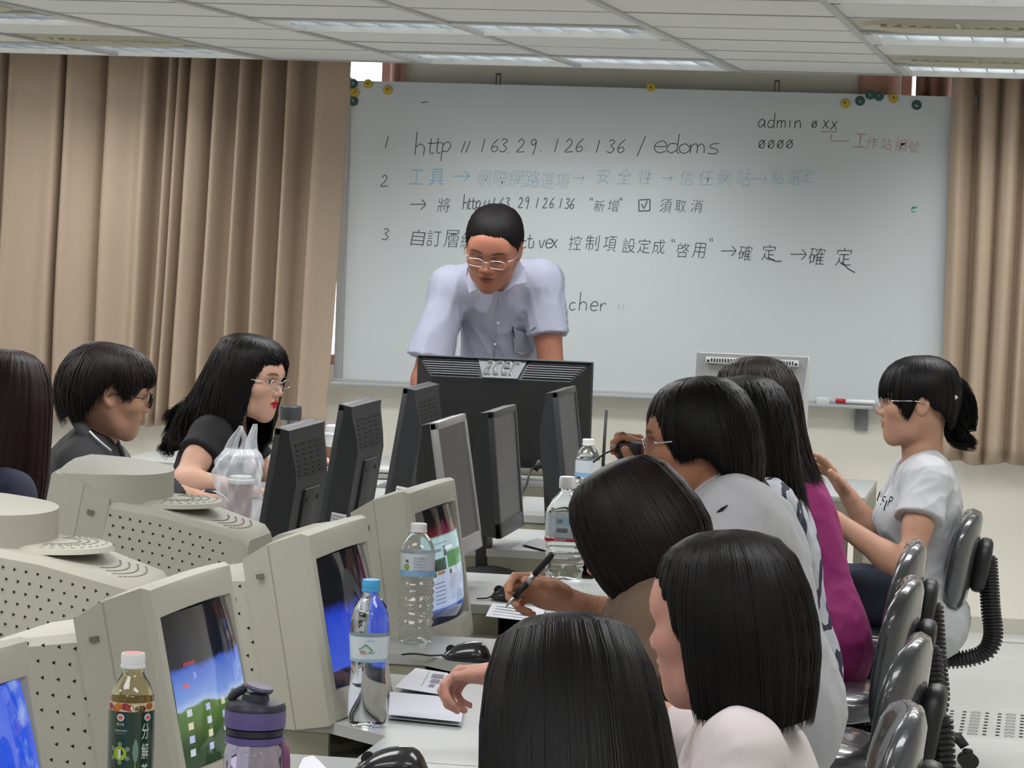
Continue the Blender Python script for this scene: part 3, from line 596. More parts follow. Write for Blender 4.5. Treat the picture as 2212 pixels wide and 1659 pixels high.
on_screen(crts[1], [(.08+.20*i, .13+.20*i, .08+.085*j, .125+.085*j, ['c9d2d8', 'b7c2e6', 'd8d0b0'][(i+j) % 3]) for i in range(4) for j in range(4)]+[(.08, .14, .52, .545, 'c9707a'), (.2, .23, .56, .6, '8d9be0'), (.12, .24, .655, .675, 'a02838')], .21)
# flat monitors
m_lb = mat('lcd_black', '26282b', .5, bump=.1, bscale=900); m_lb2 = mat('lcd_black_satin', '34373a', .42, bump=.08, bscale=900); m_sv = mat('lcd_silver', 'a9abac', .32, metal=.5); m_scr = mat('lcd_panel_off', '45484a', .35, bump=.05, bscale=1500)
m_lab = mat('sticker_white', 'd4d6d4', .6); m_prt = mat('sticker_print', '55585a', .7)
def lcd(label, corner, th, y_side, W=.33, Hh=.30, TA=.17, silver=False, sticker=False, zdesk=.72):
    """front is +X; corner is a top front corner, y_side tells which end"""
    corner = np.array(corner); zt = corner[2]-zdesk; zt_t = zt/math.cos(TA); zb = zt_t-Hh
    L = (-zt_t*math.sin(TA), y_side*W/2, zt)
    t = thing('flat_monitor', place_at(corner, L, th), label, 'monitor', th, 'flat monitors on the island'); t.location.z = zdesk
    m1 = m_sv if silver else m_lb2
    bm = bmesh.new(); w = W/2; b = .018
    for c, s in (((-.008, 0, zt_t-b/2), (.016, W, b)), ((-.008, 0, zb+.02), (.016, W, .04)), ((-.008, w-b/2, (zb+zt_t)/2), (.016, b, Hh)), ((-.008, -w+b/2, (zb+zt_t)/2), (.016, b, Hh))): add_box(bm, c, s, .003)
    tilt(bm, TA); bm_obj('bezel', bm, m1, t, 'auto')
    bm = bmesh.new(); add_box(bm, (-.008, 0, (zb+.04+zt_t-b)/2), (.008, W-2*b+.004, Hh-.04-b+.004)); tilt(bm, TA); bm_obj('screen', bm, m_scr, t)
    # back shell: thin at the top, then bulging through the slotted slope
    prof = [(-.010, zt_t-.001), (-.034, zt_t-.002), (-.036, zt_t-.02), (-.058, zt_t-.085), (-.066, zt_t-.12), (-.066, zb+.06), (-.05, zb+.01), (-.016, zb+.002)]
    bm = bmesh.new()
    wd = [w-.0005, w-.002, w-.004, w-.02, w-.022, w-.022, w-.01, w-.002]
    A = [bm.verts.new((x, -ww, z)) for (x, z), ww in zip(prof, wd)]; B = [bm.verts.new((x, ww, z)) for (x, z), ww in zip(prof, wd)]; n = len(prof)
    bm.faces.new(A); bm.faces.new(B[::-1])
    for i in range(n): bm.faces.new((A[i], B[i], B[(i+1) % n], A[(i+1) % n]))
    tilt(bm, TA); bm_obj('back_shell', bm, m_lb, t, 'auto')
    for r in range(7):
        f = .04+r*.0125; z = zt_t-.022-f*.9+.02; x = np.interp(zt_t-z, [.02, .085, .12, .2], [-.036, -.058, -.066, -.066])-.0006
        for c in range(4):
            bm = bmesh.new(); ww = (W-.08)/4; add_box(bm, (x, -W/2+.04+ww*(c+.5), z), (.0025, ww-.012, .0042), rot=Matrix.Rotation(.3, 3, 'Y')); tilt(bm, TA); bm_obj('vent_slot', bm, m_hole, t)
    bm = bmesh.new(); add_box(bm, (-.069, 0, (zb+zt_t)/2-.05), (.008, .13, .16), .002); tilt(bm, TA); o = bm_obj('mount_plate', bm, m_lb, t, 'auto')
    for a, b_ in ((-1, -1), (1, -1), (1, 1), (-1, 1)):
        bm = bmesh.new(); add_box(bm, (-.0735, a*.05, (zb+zt_t)/2-.05+b_*.055), (.002, .009, .009), rot=Matrix.Rotation(PI/4, 3, 'X')); tilt(bm, TA); bm_obj('screw_recess', bm, m_hole, t)
    bm = bmesh.new(); add_box(bm, (-.085, 0, (zb+.05)/2+.0), (.03, .09, zb+.05), .006, rot=tilt_R(TA*.6)); bm_obj('stand_neck', bm, m_dk if not silver else m_sv, t, 'auto')
    bm = bmesh.new(); rr = add_lathe(bm, [(.0001, 0), (.115, 0), (.115, .006), (.07, .016), (.04, .022), (.0001, .024)], 32); bmesh.ops.scale(bm, verts=bm.verts, vec=(.8, 1.1, 1)); bmesh.ops.translate(bm, verts=bm.verts, vec=(-.06, 0, 0)); bmesh.ops.remove_doubles(bm, verts=bm.verts, dist=1e-6); bm_obj('stand_base', bm, m_dk if not silver else m_sv, t, 'auto')
    if sticker:
        bm = bmesh.new(); add_box(bm, (-.045, y_side*(W/2-.006), zb+.045), (.045, .002, .042)); tilt(bm, TA); st = bm_obj('sticker', bm, m_lab, t)
        bm = bmesh.new()
        for k in range(3): add_box(bm, (-.045, y_side*(W/2-.0048), zb+.058-.008*k), (.03, .001, .0015))
        add_box(bm, (-.045, y_side*(W/2-.0048), zb+.031), (.028, .001, .006)); tilt(bm, TA); bm_obj('print', bm, m_prt, st)
    return t
lcd('silver framed flat monitor with a grey screen behind the beige ones', P(1007, 892, 6.8), .0, 1, .335, .31, .165, True, zdesk=.655)
lcd('slim black flat monitor between the silver one and the far right one', P(1116, 872.5, 7.6), .0, 1, .32, .315, .10, zdesk=.655)
lcd('black flat monitor leaning right against the big rear monitor', P(1244.6, 832.6, 8.4), .0, 1, .32, .31, .13, zdesk=.655)
lcd('back of a black flat monitor, nearest of the three, beside the plastic bag', P(594, 923, 6.72), PI, 1, .335, .34, .145, zdesk=.655)
lcd('back of a black flat monitor, middle of the three, white sticker low on its side', P(732, 872.5, 7.475), PI, 1, .335, .34, .145, sticker=True, zdesk=.655)
lcd('back of a black flat monitor, farthest of the three, white sticker low on its side', P(871, 837, 8.23), PI, 1, .335, .34, .145, sticker=True, zdesk=.655)
# big monitor on the teacher desk, seen from behind
a, b = P(900, 770, 9.25), P(1283, 786, 9.25); W = .563
t = thing('large_monitor', (PX(900, 770, 9.14)[0]+W/2, 9.14, .745), 'large black monitor with a slatted top and a silver logo plate, seen from behind', 'monitor'); H = a[2]-.745+.0
bm = bmesh.new(); add_box(bm, (0, .02, H/2+.01), (W, .02, H-.02), .004); bm_obj('front_bezel', bm, m_lb2, t, 'auto')
def ring4(x0, x1, z0, z1, y): return [(x0, y, z0), (x1, y, z0), (x1, y, z1), (x0, y, z1)]
m_lbd = mat('lcd_black_deep', '131415', .6)
bm = bmesh.new(); r1 = [bm.verts.new(v) for v in ring4(-W/2+.002, W/2-.002, .012, H-.002, .012)]; r2 = [bm.verts.new(v) for v in ring4(-W/2+.06, W/2-.06, .04, H-.062, -.055)]
for i in range(4):
    bm.faces.new((r1[i], r1[(i+1) % 4], r2[(i+1) % 4], r2[i]))
bm.faces.new(r2); bm.faces.new(r1[::-1]); bm_obj('back_shell', bm, m_lbd, t)
m_slat = mat('lcd_slat_grey', '4b4e53', .6)
def slope(u, v):                                                # u -1..1 across, v 0 top..1 bottom of the sloping top face
    xx = (W/2-.004-.058*v)*u; return np.array([xx, .012-.067*v-.002, H-.004-.058*v+.001])
for k in range(9):
    v0 = .02+k*.118; v1 = v0+.05
    if v1 > 1.01: break
    for ua, ub in ((-.985, -.30), (.30, .985)):
        p = [slope(ua, v0), slope(ub, v0), slope(ub, v1), slope(ua, v1)]; q = [x+np.array([0, -.002, .002]) for x in p]
        mesh_obj('top_slat', p+q, [(4, 5, 6, 7), (0, 1, 5, 4), (2, 3, 7, 6), (1, 2, 6, 5), (3, 0, 4, 7)], m_slat, t)
p = [slope(-.31, 0), slope(.27, 0), slope(.20 if 0 else .25, 1.0), slope(-.25, 1.0)]; q = [x+np.array([0, -.003, .003]) for x in p]
lp = mesh_obj('logo_plate', p+q, [(4, 5, 6, 7), (0, 1, 5, 4), (2, 3, 7, 6), (1, 2, 6, 5), (3, 0, 4, 7)], mat('logo_plate_grey', '5d6065', .5), t)
for nm, mt, off in (('logo_lettering', mat('logo_chrome', 'a9adb2', .35, metal=.3), 0), ('logo_lettering', mat('logo_dark', '17181b', .4), 1)):
    def xf(pt, off=off):
        u, v = pt[0], pt[1]; s = slope(0, .88-.75*v/.045); return (s[0]-.055+u-(.0014*off), s[1]-.0045-.0006*off, s[2]+.0045+.0016*off)
    text_mesh(nm, 'acer', mt, lp, fit=(.11, .045), xf=xf, shear=.35)
m_edge = mat('lcd_edge', '55585b', .4)
box('rim', (0, .008, H-.001), (W, .03, .003), m_edge, t); span('stand_neck', (-.05, -.07, .0), (.05, -.03, .12), m_lbd, t); 
# grey monitor back, right of the teacher
a, b = P(1520, 758, 9.8), P(1755, 763, 9.8); W = b[0]-a[0]
m_gm = mat('monitor_grey', '8f9192', .5); m_gl = mat('monitor_grey_light', 'b3b5b5', .5)
H = a[2]-.72
t = thing('grey_monitor', ((a[0]+b[0])/2, 9.62, .72), 'grey monitor with a slotted top strip standing in front of the whiteboard', 'monitor')
bm = bmesh.new()
for yy in (0,):
    A = [bm.verts.new(v) for v in ((-W/2-.005, -.02, H), (W/2, -.02, H), (W/2-.035, .03, .06), (-W/2-.02, .03, .06))]; B = [bm.verts.new((v.co.x, v.co.y+.04, v.co.z-.002)) for v in A]
    bm.faces.new(A); bm.faces.new(B[::-1]); [bm.faces.new((A[i], A[(i+1) % 4], B[(i+1) % 4], B[i])) for i in range(4)]
bm_obj('shell', bm, m_gm, t); box('front_frame', (0, .04, H/2+.03), (W+.01, .02, H-.06), m_gl, t, .004)
o = box('slot_strip', (.0, -.024, H-.022), (W-.05, .012, .022), m_gl, t, .004)
for k in range(30): box('slot', (-W/2+.045+k*(W-.09)/29, -.031, H-.021), (.0035, .002, .012), m_hole, o)
for s in (-1, 1): box('screw_hole', (s*(W/2-.034), -.031, H-.024), (.007, .002, .007), m_hole, t)
span('stand_neck', (-.05, .0, .0), (.05, .03, .1), m_gm, t); span('stand_base', (-.12, -.08, 0), (.12, .12, .015), m_gm, t)
# ------------------------------------------------------------------ chairs
m_wrap = mat('chair_cloth_under_plastic', '34373b', .3, bump=1., bscale=40, coat=.8, spec=.6, var=.25, vscale=22, stretch=(1, 1, .4)); m_chp = mat('chair_plastic_black', '1b1c1e', .45)
def rslab(bm, w, h, th, n=28, e=3.2, crown=.02):
    """upright rounded slab in the YZ plane, thickness along X"""
    rings = []
    for k, (s, x) in enumerate(((.02, th*.5+crown), (.5, th*.5+crown*.75), (.86, th*.42), (.97, th*.25), (1, 0), (.97, -th*.3), (.85, -th*.45), (.5, -th*.5), (.02, -th*.5))):
        rr = []
        for i in range(n):
            a = 2*PI*i/n; cy_, sz_ = math.cos(a), math.sin(a); q = (abs(cy_)**e+abs(sz_)**e)**(-1/e); rr.append(bm.verts.new((x, s*w/2*cy_*q, s*h/2*sz_*q)))
        rings.append(rr)
    for k in range(len(rings)-1):
        for i in range(n): bm.faces.new((rings[k][i], rings[k][(i+1) % n], rings[k+1][(i+1) % n], rings[k+1][i]))
    bm.faces.new(rings[0]); bm.faces.new(rings[-1][::-1])
def chair(loc, th, label, back_z=.64, lean=.14, bw=.36, bh=.34):
    t = thing('office_chair', loc, label, 'chair', th, 'black swivel chairs wrapped in plastic')
    bm = bmesh.new(); rslab(bm, bw, bh, .055); 
    for v in bm.verts: v.co.x += .10*(v.co.y/bw*2)**2*.35
    bmesh.ops.rotate(bm, verts=bm.verts, matrix=Matrix.Rotation(-lean, 3, 'Y')); bmesh.ops.translate(bm, verts=bm.verts, vec=(-.24, 0, back_z)); bm_obj('backrest', bm, m_wrap, t, True)
    bm = bmesh.new(); rslab(bm, .14, .18, .045); bmesh.ops.rotate(bm, verts=bm.verts, matrix=Matrix.Rotation(-lean, 3, 'Y')); bmesh.ops.translate(bm, verts=bm.verts, vec=(-.285, 0, back_z-.01)); bm_obj('back_bracket', bm, m_chp, t, True)
    path = spline([(-.30, 0, back_z+.02), (-.315, 0, .52), (-.325, 0, .42), (-.295, 0, .36), (-.20, 0, .335), (-.06, 0, .34)], 10)
    V, Fc = tube_geo(path, .022, 8); mesh_obj('back_support', V, Fc, m_chp, t, True)
    # ribs of the rubber sleeve
    acc = 0; last = path[0]; bm = bmesh.new()
    for i in range(1, len(path)):
        a_, b_ = path[i-1], path[i]; L = np.linalg.norm(b_-a_); d = (b_-a_)/L; pos = 0
        while acc+L-pos > .011 and pos < L:
            pos += .011-acc; acc = 0
            if pos >= L: break
            c = a_+d*pos; rot = Vector((0, 0, 1)).rotation_difference(Vector(d)).to_matrix()
            vs_ = bmesh.ops.create_cone(bm, cap_ends=True, segments=10, radius1=.029, radius2=.029, depth=.0055)['verts']; bmesh.ops.rotate(bm, verts=vs_, matrix=rot); bmesh.ops.translate(bm, verts=vs_, vec=c)
        acc = acc+max(L-pos, 0) if pos > 0 else acc+L
    o = bm_obj('sleeve_rib', bm, m_chp, t); o['kind'] = 'stuff'
    bm = bmesh.new(); rslab(bm, .45, .42, .07, crown=.01); bmesh.ops.rotate(bm, verts=bm.verts, matrix=Matrix.Rotation(-PI/2, 3, 'Y')); bmesh.ops.translate(bm, verts=bm.verts, vec=(0, 0, .415)); bm_obj('seat', bm, m_wrap, t, True)
    box('seat_plate', (-.01, 0, .355), (.16, .14, .04), m_chp, t, .008)
    lathe('gas_lift', [(.025, .34), (.025, .2), (.033, .2), (.033, .09)], m_chp, t, 20); lathe('hub', [(.0001, .13), (.045, .13), (.05, .08), (.0001, .075)], m_chp, t, 20)
    for k in range(5):
        a_ = 2*PI*k/5+.3; c, s = math.cos(a_), math.sin(a_)
        leg = tube('base_leg', [(.03*c, .03*s, .105), (.16*c, .16*s, .10), (.255*c, .255*s, .095), (.275*c, .275*s, .07)], [.024, .02, .019, .015], m_chp, t, 8)
        for q in (-1, 1):
            wv = bmesh.new(); vs_ = bmesh.ops.create_cone(wv, cap_ends=True, segments=18, radius1=.027, radius2=.027, depth=.018)['verts']; bmesh.ops.rotate(wv, verts=vs_, matrix=Matrix.Rotation(PI/2, 3, 'X')); bmesh.ops.translate(wv, verts=vs_, vec=(0, q*.014, 0)); bmesh.ops.rotate(wv, verts=vs_, matrix=Matrix.Rotation(a_+.5, 3, 'Z')); bmesh.ops.translate(wv, verts=vs_, vec=(.285*c, .285*s, .0275))
            bm_obj('caster_wheel', wv, m_chp, leg, 'auto')
        bm = bmesh.new(); add_box(bm, (.283*c, .283*s, .05), (.03, .03, .03), .008); bm_obj('caster_fork', bm, m_chp, leg, 'auto')
    return t
def chair_top(top, th, label, **k):
    bz = k.get('back_z', .64); bh = k.get('bh', .34); dx = -.24-math.sin(.12)*bh/2; c, s = math.cos(th), math.sin(th)
    return chair((top[0]-c*dx, top[1]-s*dx, 0), th, label, **k)
c_ = P(2096, 1102, 8.62); ch = chair_top((c_[0], c_[1]), PI+.04, 'black plastic wrapped chair of the woman in the white t-shirt', back_z=.665); ch.scale = (1.05, 1.05, .89)
chair_top((-.30, 7.15), PI+.02, 'black plastic wrapped chair in line behind the magenta shirt, farthest of the queue')
chair_top((-.275, 6.42), PI-.0, 'black plastic wrapped chair, second in line from the wall')
chair_top((-.22, 5.52), PI-.04, 'black plastic wrapped chair, third in line from the wall, casters showing')
chair_top((-.195, 4.72), PI+.10, 'black plastic wrapped chair nearest the bottom picture edge')
chair((-1.20, 10.25, 0), PI/2+.2, 'grey wrapped chair back beyond the router antenna', back_z=.66)
# ------------------------------------------------------------------ sculpting: signed distance fields meshed with surface nets
def nrm(v): v = np.array(v, float); return v/(np.linalg.norm(v)+1e-12)
class Field:
    def __init__(s): s.pr = []
    def add(s, fn, lo, hi, k=.02, op='u'): s.pr.append((fn, np.array(lo, float), np.array(hi, float), k, op)); return s
    def cone(s, a, b, ra, rb, k=.02, op='u', fl=None):
        """round cone; fl = (axis, factor) squashes the section along an axis"""
        a = np.array(a, float); b = np.array(b, float); d = b-a; L2 = max(d@d, 1e-9); R = max(ra, rb)
        if fl is not None: ax = nrm(fl[0]); q = fl[1]-1.
        def fn(p):
            w = p-a.astype(np.float32); t = np.clip((w@d.astype(np.float32))/L2, 0, 1)[..., None]; e = w-t*d.astype(np.float32)
            if fl is not None: e = e+(e@ax.astype(np.float32))[..., None]*(q*ax).astype(np.float32)
            return np.sqrt((e*e).sum(-1))-(ra+(rb-ra)*t[..., 0])
        return s.add(fn, np.minimum(a, b)-R, np.maximum(a, b)+R, k, op)
    def ell(s, c, r, M=None, k=.02, op='u'):
        c = np.array(c, float); r = np.array(r, float); M = np.eye(3) if M is None else np.array(M, float)
        def fn(p):
            q = (p-c.astype(np.float32))@M.astype(np.float32); u = q/r.astype(np.float32); k0 = np.sqrt((u*u).sum(-1)); v = u/r.astype(np.float32); k1 = np.sqrt((v*v).sum(-1))+1e-9
            return k0*(k0-1)/k1
        R = r.max(); e = np.abs(M)@r; return s.add(fn, c-e, c+e, k, op)
    def cut(s, pt, n, box=None):                              # keep the side the normal points away from
        pt = np.array(pt, float); n = nrm(n)
        if box is None: lo, hi = np.full(3, -99.), np.full(3, 99.)
        else: lo, hi = box
        return s.add(lambda p: ((p-pt.astype(np.float32))@n.astype(np.float32)), lo, hi, 0., 'c')
    def ev(s, lo, n, h):
        Fd = np.full(n, .06, np.float32); lo = np.array(lo)
        for fn, a, b, k, op in s.pr:
            m = k+h*2.5+.004; i0 = np.clip(np.floor((a-m-lo)/h).astype(int), 0, n); i1 = np.clip(np.ceil((b+m-lo)/h).astype(int)+1, 0, n)
            if (i1 <= i0).any(): continue
            g = [(lo[j]+h*np.arange(i0[j], i1[j])).astype(np.float32) for j in range(3)]
            p = np.stack(np.meshgrid(*g, indexing='ij'), -1); d = fn(p); sl = tuple(slice(i0[j], i1[j]) for j in range(3)); A = Fd[sl]
            if op == 'u':
                hh = np.maximum(k-np.abs(A-d), 0)/max(k, 1e-9); Fd[sl] = np.minimum(A, d)-hh*hh*k*.25
            elif op == 's':
                d = -d; hh = np.maximum(k-np.abs(A-d), 0)/max(k, 1e-9); Fd[sl] = np.maximum(A, d)+hh*hh*k*.25
            elif op == 'c': Fd[sl] = np.maximum(A, d)
            elif op == 'f': Fd[sl] = A+d
        return Fd
    def bounds(s):
        B = [(a, b) for fn, a, b, k, op in s.pr if op == 'u']; return np.min([x[0] for x in B], 0), np.max([x[1] for x in B], 0)
    def mesh(s, h, lo=None, hi=None, skip=None):
        if lo is None: lo, hi = s.bounds(); lo = lo-.02; hi = hi+.02
        lo = np.floor(np.array(lo)/h)*h; n = np.ceil((np.array(hi)-lo)/h).astype(int)+1
        return nets(s.ev(lo, n, h), lo, h, skip)
def nets(Fd, lo, h, skip=None):
    S = Fd < 0; nx, ny, nz = S.shape
    c = np.zeros((nx-1, ny-1, nz-1), np.uint8)
    for i in (0, 1):
        for j in (0, 1):
            for k in (0, 1): c += S[i:nx-1+i, j:ny-1+j, k:nz-1+k]
    act = (c > 0) & (c < 8); idx = np.argwhere(act)
    if len(idx) == 0: return np.zeros((0, 3)), np.zeros((0, 4), int)
    I, J, K = idx.T; pos = np.zeros((len(idx), 3)); cnt = np.zeros(len(idx))
    for ax in range(3):
        o = [a for a in range(3) if a != ax]
        for u in (0, 1):
            for v in (0, 1):
                d = [0, 0, 0]; d[o[0]] = u; d[o[1]] = v; e = list(d); e[ax] = 1
                f0 = Fd[I+d[0], J+d[1], K+d[2]]; f1 = Fd[I+e[0], J+e[1], K+e[2]]; m = (f0 < 0) != (f1 < 0); t = np.where(m, f0/(f0-f1+1e-12), 0)
                q = np.tile(np.array(d, float), (len(idx), 1)); q[:, ax] += t; pos += q*m[:, None]; cnt += m
    V = lo+(idx+pos/cnt[:, None])*h
    vid = np.full(act.shape, -1, np.int64); vid[I, J, K] = np.arange(len(idx)); Q = []
    for ax in range(3):
        a = [slice(1, -1)]*3; a[ax] = slice(0, -1); b = [slice(1, -1)]*3; b[ax] = slice(1, None)
        A, B = S[tuple(a)], S[tuple(b)]; m = A != B; g = np.argwhere(m)
        if len(g) == 0: continue
        off = np.ones(3, int); off[ax] = 0; g = g+off; o1, o2 = [(1, 2), (2, 0), (0, 1)][ax]
        def cell(d1, d2): q = g.copy(); q[:, o1] -= d1; q[:, o2] -= d2; return vid[q[:, 0], q[:, 1], q[:, 2]]
        q = np.stack([cell(0, 0), cell(1, 0), cell(1, 1), cell(0, 1)], 1); inside = A[m]; q[~inside] = q[~inside][:, ::-1]; Q.append(q)
    Q = np.concatenate(Q)
    if skip is not None: keep = ~skip(V)[Q].all(1); Q = Q[keep]
    Q = Q[(Q >= 0).all(1)]; used = np.unique(Q); rm = np.full(len(V), -1); rm[used] = np.arange(len(used)); return V[used], rm[Q]
def relax(V, Q, it=1, lam=.5):
    E = np.concatenate([Q[:, [0, 1]], Q[:, [1, 2]], Q[:, [2, 3]], Q[:, [3, 0]]]); 
    for _ in range(it):
        acc = np.zeros_like(V); n = np.zeros(len(V)); np.add.at(acc, E[:, 0], V[E[:, 1]]); np.add.at(acc, E[:, 1], V[E[:, 0]]); np.add.at(n, E[:, 0], 1); np.add.at(n, E[:, 1], 1)
        V = V+lam*(acc/n[:, None]-V)
    return V
def np_obj(name, V, Q, m, parent=None, base=(0, 0, 0), cols=None):
    me = bpy.data.meshes.new(name); V = (V-np.array(base)).astype(np.float32); me.vertices.add(len(V)); me.vertices.foreach_set('co', V.ravel())
    nv = Q.shape[1]; me.loops.add(Q.size); me.loops.foreach_set('vertex_index', Q.ravel().astype(np.int32)); me.polygons.add(len(Q)); me.polygons.foreach_set('loop_start', np.arange(0, Q.size, nv, dtype=np.int32))
    me.polygons.foreach_set('loop_total', np.full(len(Q), nv, np.int32)); me.update(calc_edges=True); me.validate(); me.polygons.foreach_set('use_smooth', np.ones(len(me.polygons), dtype=bool)); me.materials.append(m)
    if cols is not None and len(me.vertices) == len(V):
        a = me.color_attributes.new('tone', 'FLOAT_COLOR', 'POINT'); a.data.foreach_set('color', np.c_[cols, np.ones(len(cols))].astype(np.float32).ravel())
    o = bpy.data.objects.new(name, me); COL.objects.link(o)
    if parent: o.parent = parent
    return o
def snoise(p, f, seed=0.):
    x, y, z = p[..., 0]*f, p[..., 1]*f, p[..., 2]*f; s = seed
    return (np.sin(x*1.3+1.7*np.sin(y*1.1+s)+s)*np.sin(y*1.2+1.5*np.sin(z*.9+s*2)+1.3)+np.sin(z*1.4+1.9*np.sin(x*.8+s*3)+2.1*s)*.7)/1.7
def folds(Fd, amp, f, seed, direction=None):
    """cloth creases: ridged noise added to the field"""
    def fn(p):
        if direction is not None:
            d = nrm(direction).astype(np.float32); p = p-(p@d)[..., None]*d*.72
        n = snoise(p, f, seed); r = 1-np.abs(n); return (amp*(.5-r*r)).astype(np.float32)
    return Fd.add(fn, np.full(3, -99.), np.full(3, 99.), 0, 'f')
class Frame:
    """head or limb frame: f forward, l to the person's left, u up"""
    def __init__(s, c, fwd, up, sc=1.):
        s.c = np.array(c, float); s.f = nrm(fwd); up = np.array(up, float); s.u = nrm(up-(up@s.f)*s.f); s.l = np.cross(s.u, s.f); s.s = sc; s.M = np.stack([s.f, s.l, s.u], 1)
    def __call__(s, f, l, u): return s.c+s.s*(f*s.f+l*s.l+u*s.u)
    def inv(s, p): return ((np.array(p)-s.c)@s.M)/s.s
def head_field(Fd, H, female=True, open_mouth=False):
    s = H.s
    def E(c, r, k=.02, op='u', rot=None):
        M = H.M if rot is None else H.M@np.array(rot); Fd.ell(H(*c), np.array(r)*s, M, k*s, op)
    def C(a, b, ra, rb, k=.02, op='u', fl=None): Fd.cone(H(*a), H(*b), ra*s, rb*s, k*s, op, fl)
    fw = .94 if female else 1.
    E((-.014, 0, .028), (.096, .076, .086)); E((.02, 0, -.005), (.068, .068, .095), .03)
    E((.045, 0, -.045), (.043, .050*fw, .055), .03)
    for q in (-1, 1):
        C((-.005, q*.048*fw, -.045), (.028, q*.034*fw, -.080), .020, .018, .03); C((.028, q*.034*fw, -.080), (.066, q*.009, -.099), .018, .015, .03)
        E((.058, q*.040, -.022), (.026, .024, .020), .025); C((.072, q*.044, .021), (.084, q*.012, .017), .0085, .008, .02)
    E((.072, 0, -.094), (.019, .021*fw, .018), .02); E((.066, 0, .035), (.028, .05, .04), .03); E((.068, 0, -.060), (.024, .033, .030), .025)
    for q in (-1, 1): E((.093, q*.031, .003), (.016, .019, .011), .014, 's')
    C((.086, 0, .008), (.106, 0, -.026), .006, .0095, .012); 
    for q in (-1, 1): E((.096, q*.0125, -.031), (.0115, .0085, .0085), .006)
    for q in (-1, 1): E((.103, q*.006, -.038), (.005, .0035, .004), .003, 's')
    for q in (-1, 1): E((.071, q*.031, .003), (.0145, .0155, .0125), .005)
    E((.094, 0, -.0535), (.0085, .021, .0058), .006); E((.092, 0, -.0655), (.0088, .018, .0068), .006); E((.1035, 0, -.0595), (.010, .022, .0016 if not open_mouth else .0045), .003, 's')
    rt = np.array(Matrix.Rotation(-.25, 3, 'Y'))
    for q in (-1, 1):
        E((-.008, q*.077, -.006), (.019, .0075, .032), .006, rot=rt@np.array(Matrix.Rotation(q*-.3, 3, 'Z'))); E((-.004, q*.0835, -.004), (.011, .0055, .020), .005, 's', rot=rt)
def face_cols(V, H, skin, lip, brow=(.03, .02, .015), eyes='open', extra=None, red=.0, lipw=.021):
    L = H.inv(V); c = np.tile(np.array(lin(skin)), (len(V), 1)); f, l, u = L.T
    def mix(w, col): c[:] = c*(1-w[:, None])+np.array(col)*w[:, None]
    sm = lambda d, e: np.clip(.5-d/e, 0, 1)
    near = (f > .04) & (np.abs(u) < .13) & (np.abs(l) < .09)
    ck = np.exp(-(((np.abs(l)-.042)/.02)**2+((u+.03)/.022)**2))*near; mix(ck*.10, np.array(lin(skin))*np.array([1.05, .78, .74]))
    ub = -.0595; dl = np.abs(u-(ub-.0003))/.0125+(np.abs(l)/lipw)**2-1; mix(sm(dl, .35)*(f > .075), lin(lip))
    bw = np.abs(u-(.0245-.0000+.004*(1-((np.abs(l)-.033)/.02)**2)))/.0042+((np.abs(l)-.033)/.021)**4-1; mix(sm(bw, .5)*(f > .06)*.8, brow)
    al = (np.abs(l)-.031)
    if eyes == 'open':
        e = np.abs(u-.003)/.0052+(al/.0145)**2-1; mix(sm(e, .3)*(f > .07), (.45, .42, .40)); ir = np.sqrt(al**2+(u-.003)**2)-.0052; mix(sm(ir, .0015)*(f > .07)*(e < .2), (.012, .008, .006)); e2 = np.abs(np.abs(u-.003)/.0052+(al/.0145)**2-1.1)-.12; mix(sm(e2, .2)*(f > .07)*(u > .001), (.015, .01, .008))
    else:
        e = np.abs(u+.0035+.002*(1-(al/.014)**2))/.0016+(al/.0155)**4-1; mix(sm(e, .5)*(f > .06), (.02, .013, .01))
    return c
def hand_field(Fd, W, fdir, pdir, curls, thumb, s=1., spread=.12, side=1, k=.006):
    """W wrist, fdir along the palm, pdir palm normal (towards the curl), curls: bend per finger (3 angles each), side +1 thumb on +cross side"""
    f = nrm(fdir); p = nrm(np.array(pdir)-np.dot(pdir, f)*f); l = np.cross(p, f)*side; W = np.array(W, float); tips = []
    def A(a, b, c): return W+s*(a*f+b*l+c*p)
    Fd.cone(A(-.01, 0, 0), A(.03, 0, 0), .024*s, .027*s, .012, fl=(p, 1.35)); Fd.ell(A(.048, 0, .0), np.array([.046, .040, .0145])*s, np.stack([f, l, p], 1), .012); Fd.ell(A(.03, .024, .008), np.array([.032, .015, .014])*s, np.stack([nrm(f+.5*l), nrm(l-.5*f), p], 1), .012)
    base = [(.086, .028), (.092, .0095), (.087, -.0095), (.078, -.0265)]; ln = [(.040, .024, .02), (.044, .028, .021), (.041, .026, .02), (.032, .02, .018)]; rr = [.0088, .0092, .0088, .0078]
    for i in range(4):
        q = A(base[i][0], base[i][1], 0); d0 = nrm(f+l*spread*(1.2-.8*i)); an = 0; r = rr[i]*s; c0 = A(base[i][0]-.03, base[i][1]*.8, 0); Fd.cone(c0, q, .009*s, r, .006)
        for j in range(3):
            an += curls[i][j]; d = math.cos(an)*d0+math.sin(an)*p; e = q+d*ln[i][j]*s; Fd.cone(q, e, r, r*.92, .003 if j else k); q = e; r *= .92
        tips.append(q)
    q = A(.018, .026, .006); t1, t2, t3 = [nrm(a[0]*f+a[1]*l+a[2]*p) for a in thumb]
    for d, L, r0, r1 in ((t1, .040, .013, .011), (t2, .030, .0105, .0098), (t3, .024, .0098, .0085)):
        e = q+d*L*s; Fd.cone(q, e, r0*s, r1*s, .005); q = e
    tips.append(q); return tips
RELAX = [[.25, .3, .2], [.3, .35, .25], [.35, .4, .25], [.4, .4, .25]]; TH = [(.6, .75, .2), (.8, .55, .25), (.95, .25, .2)]
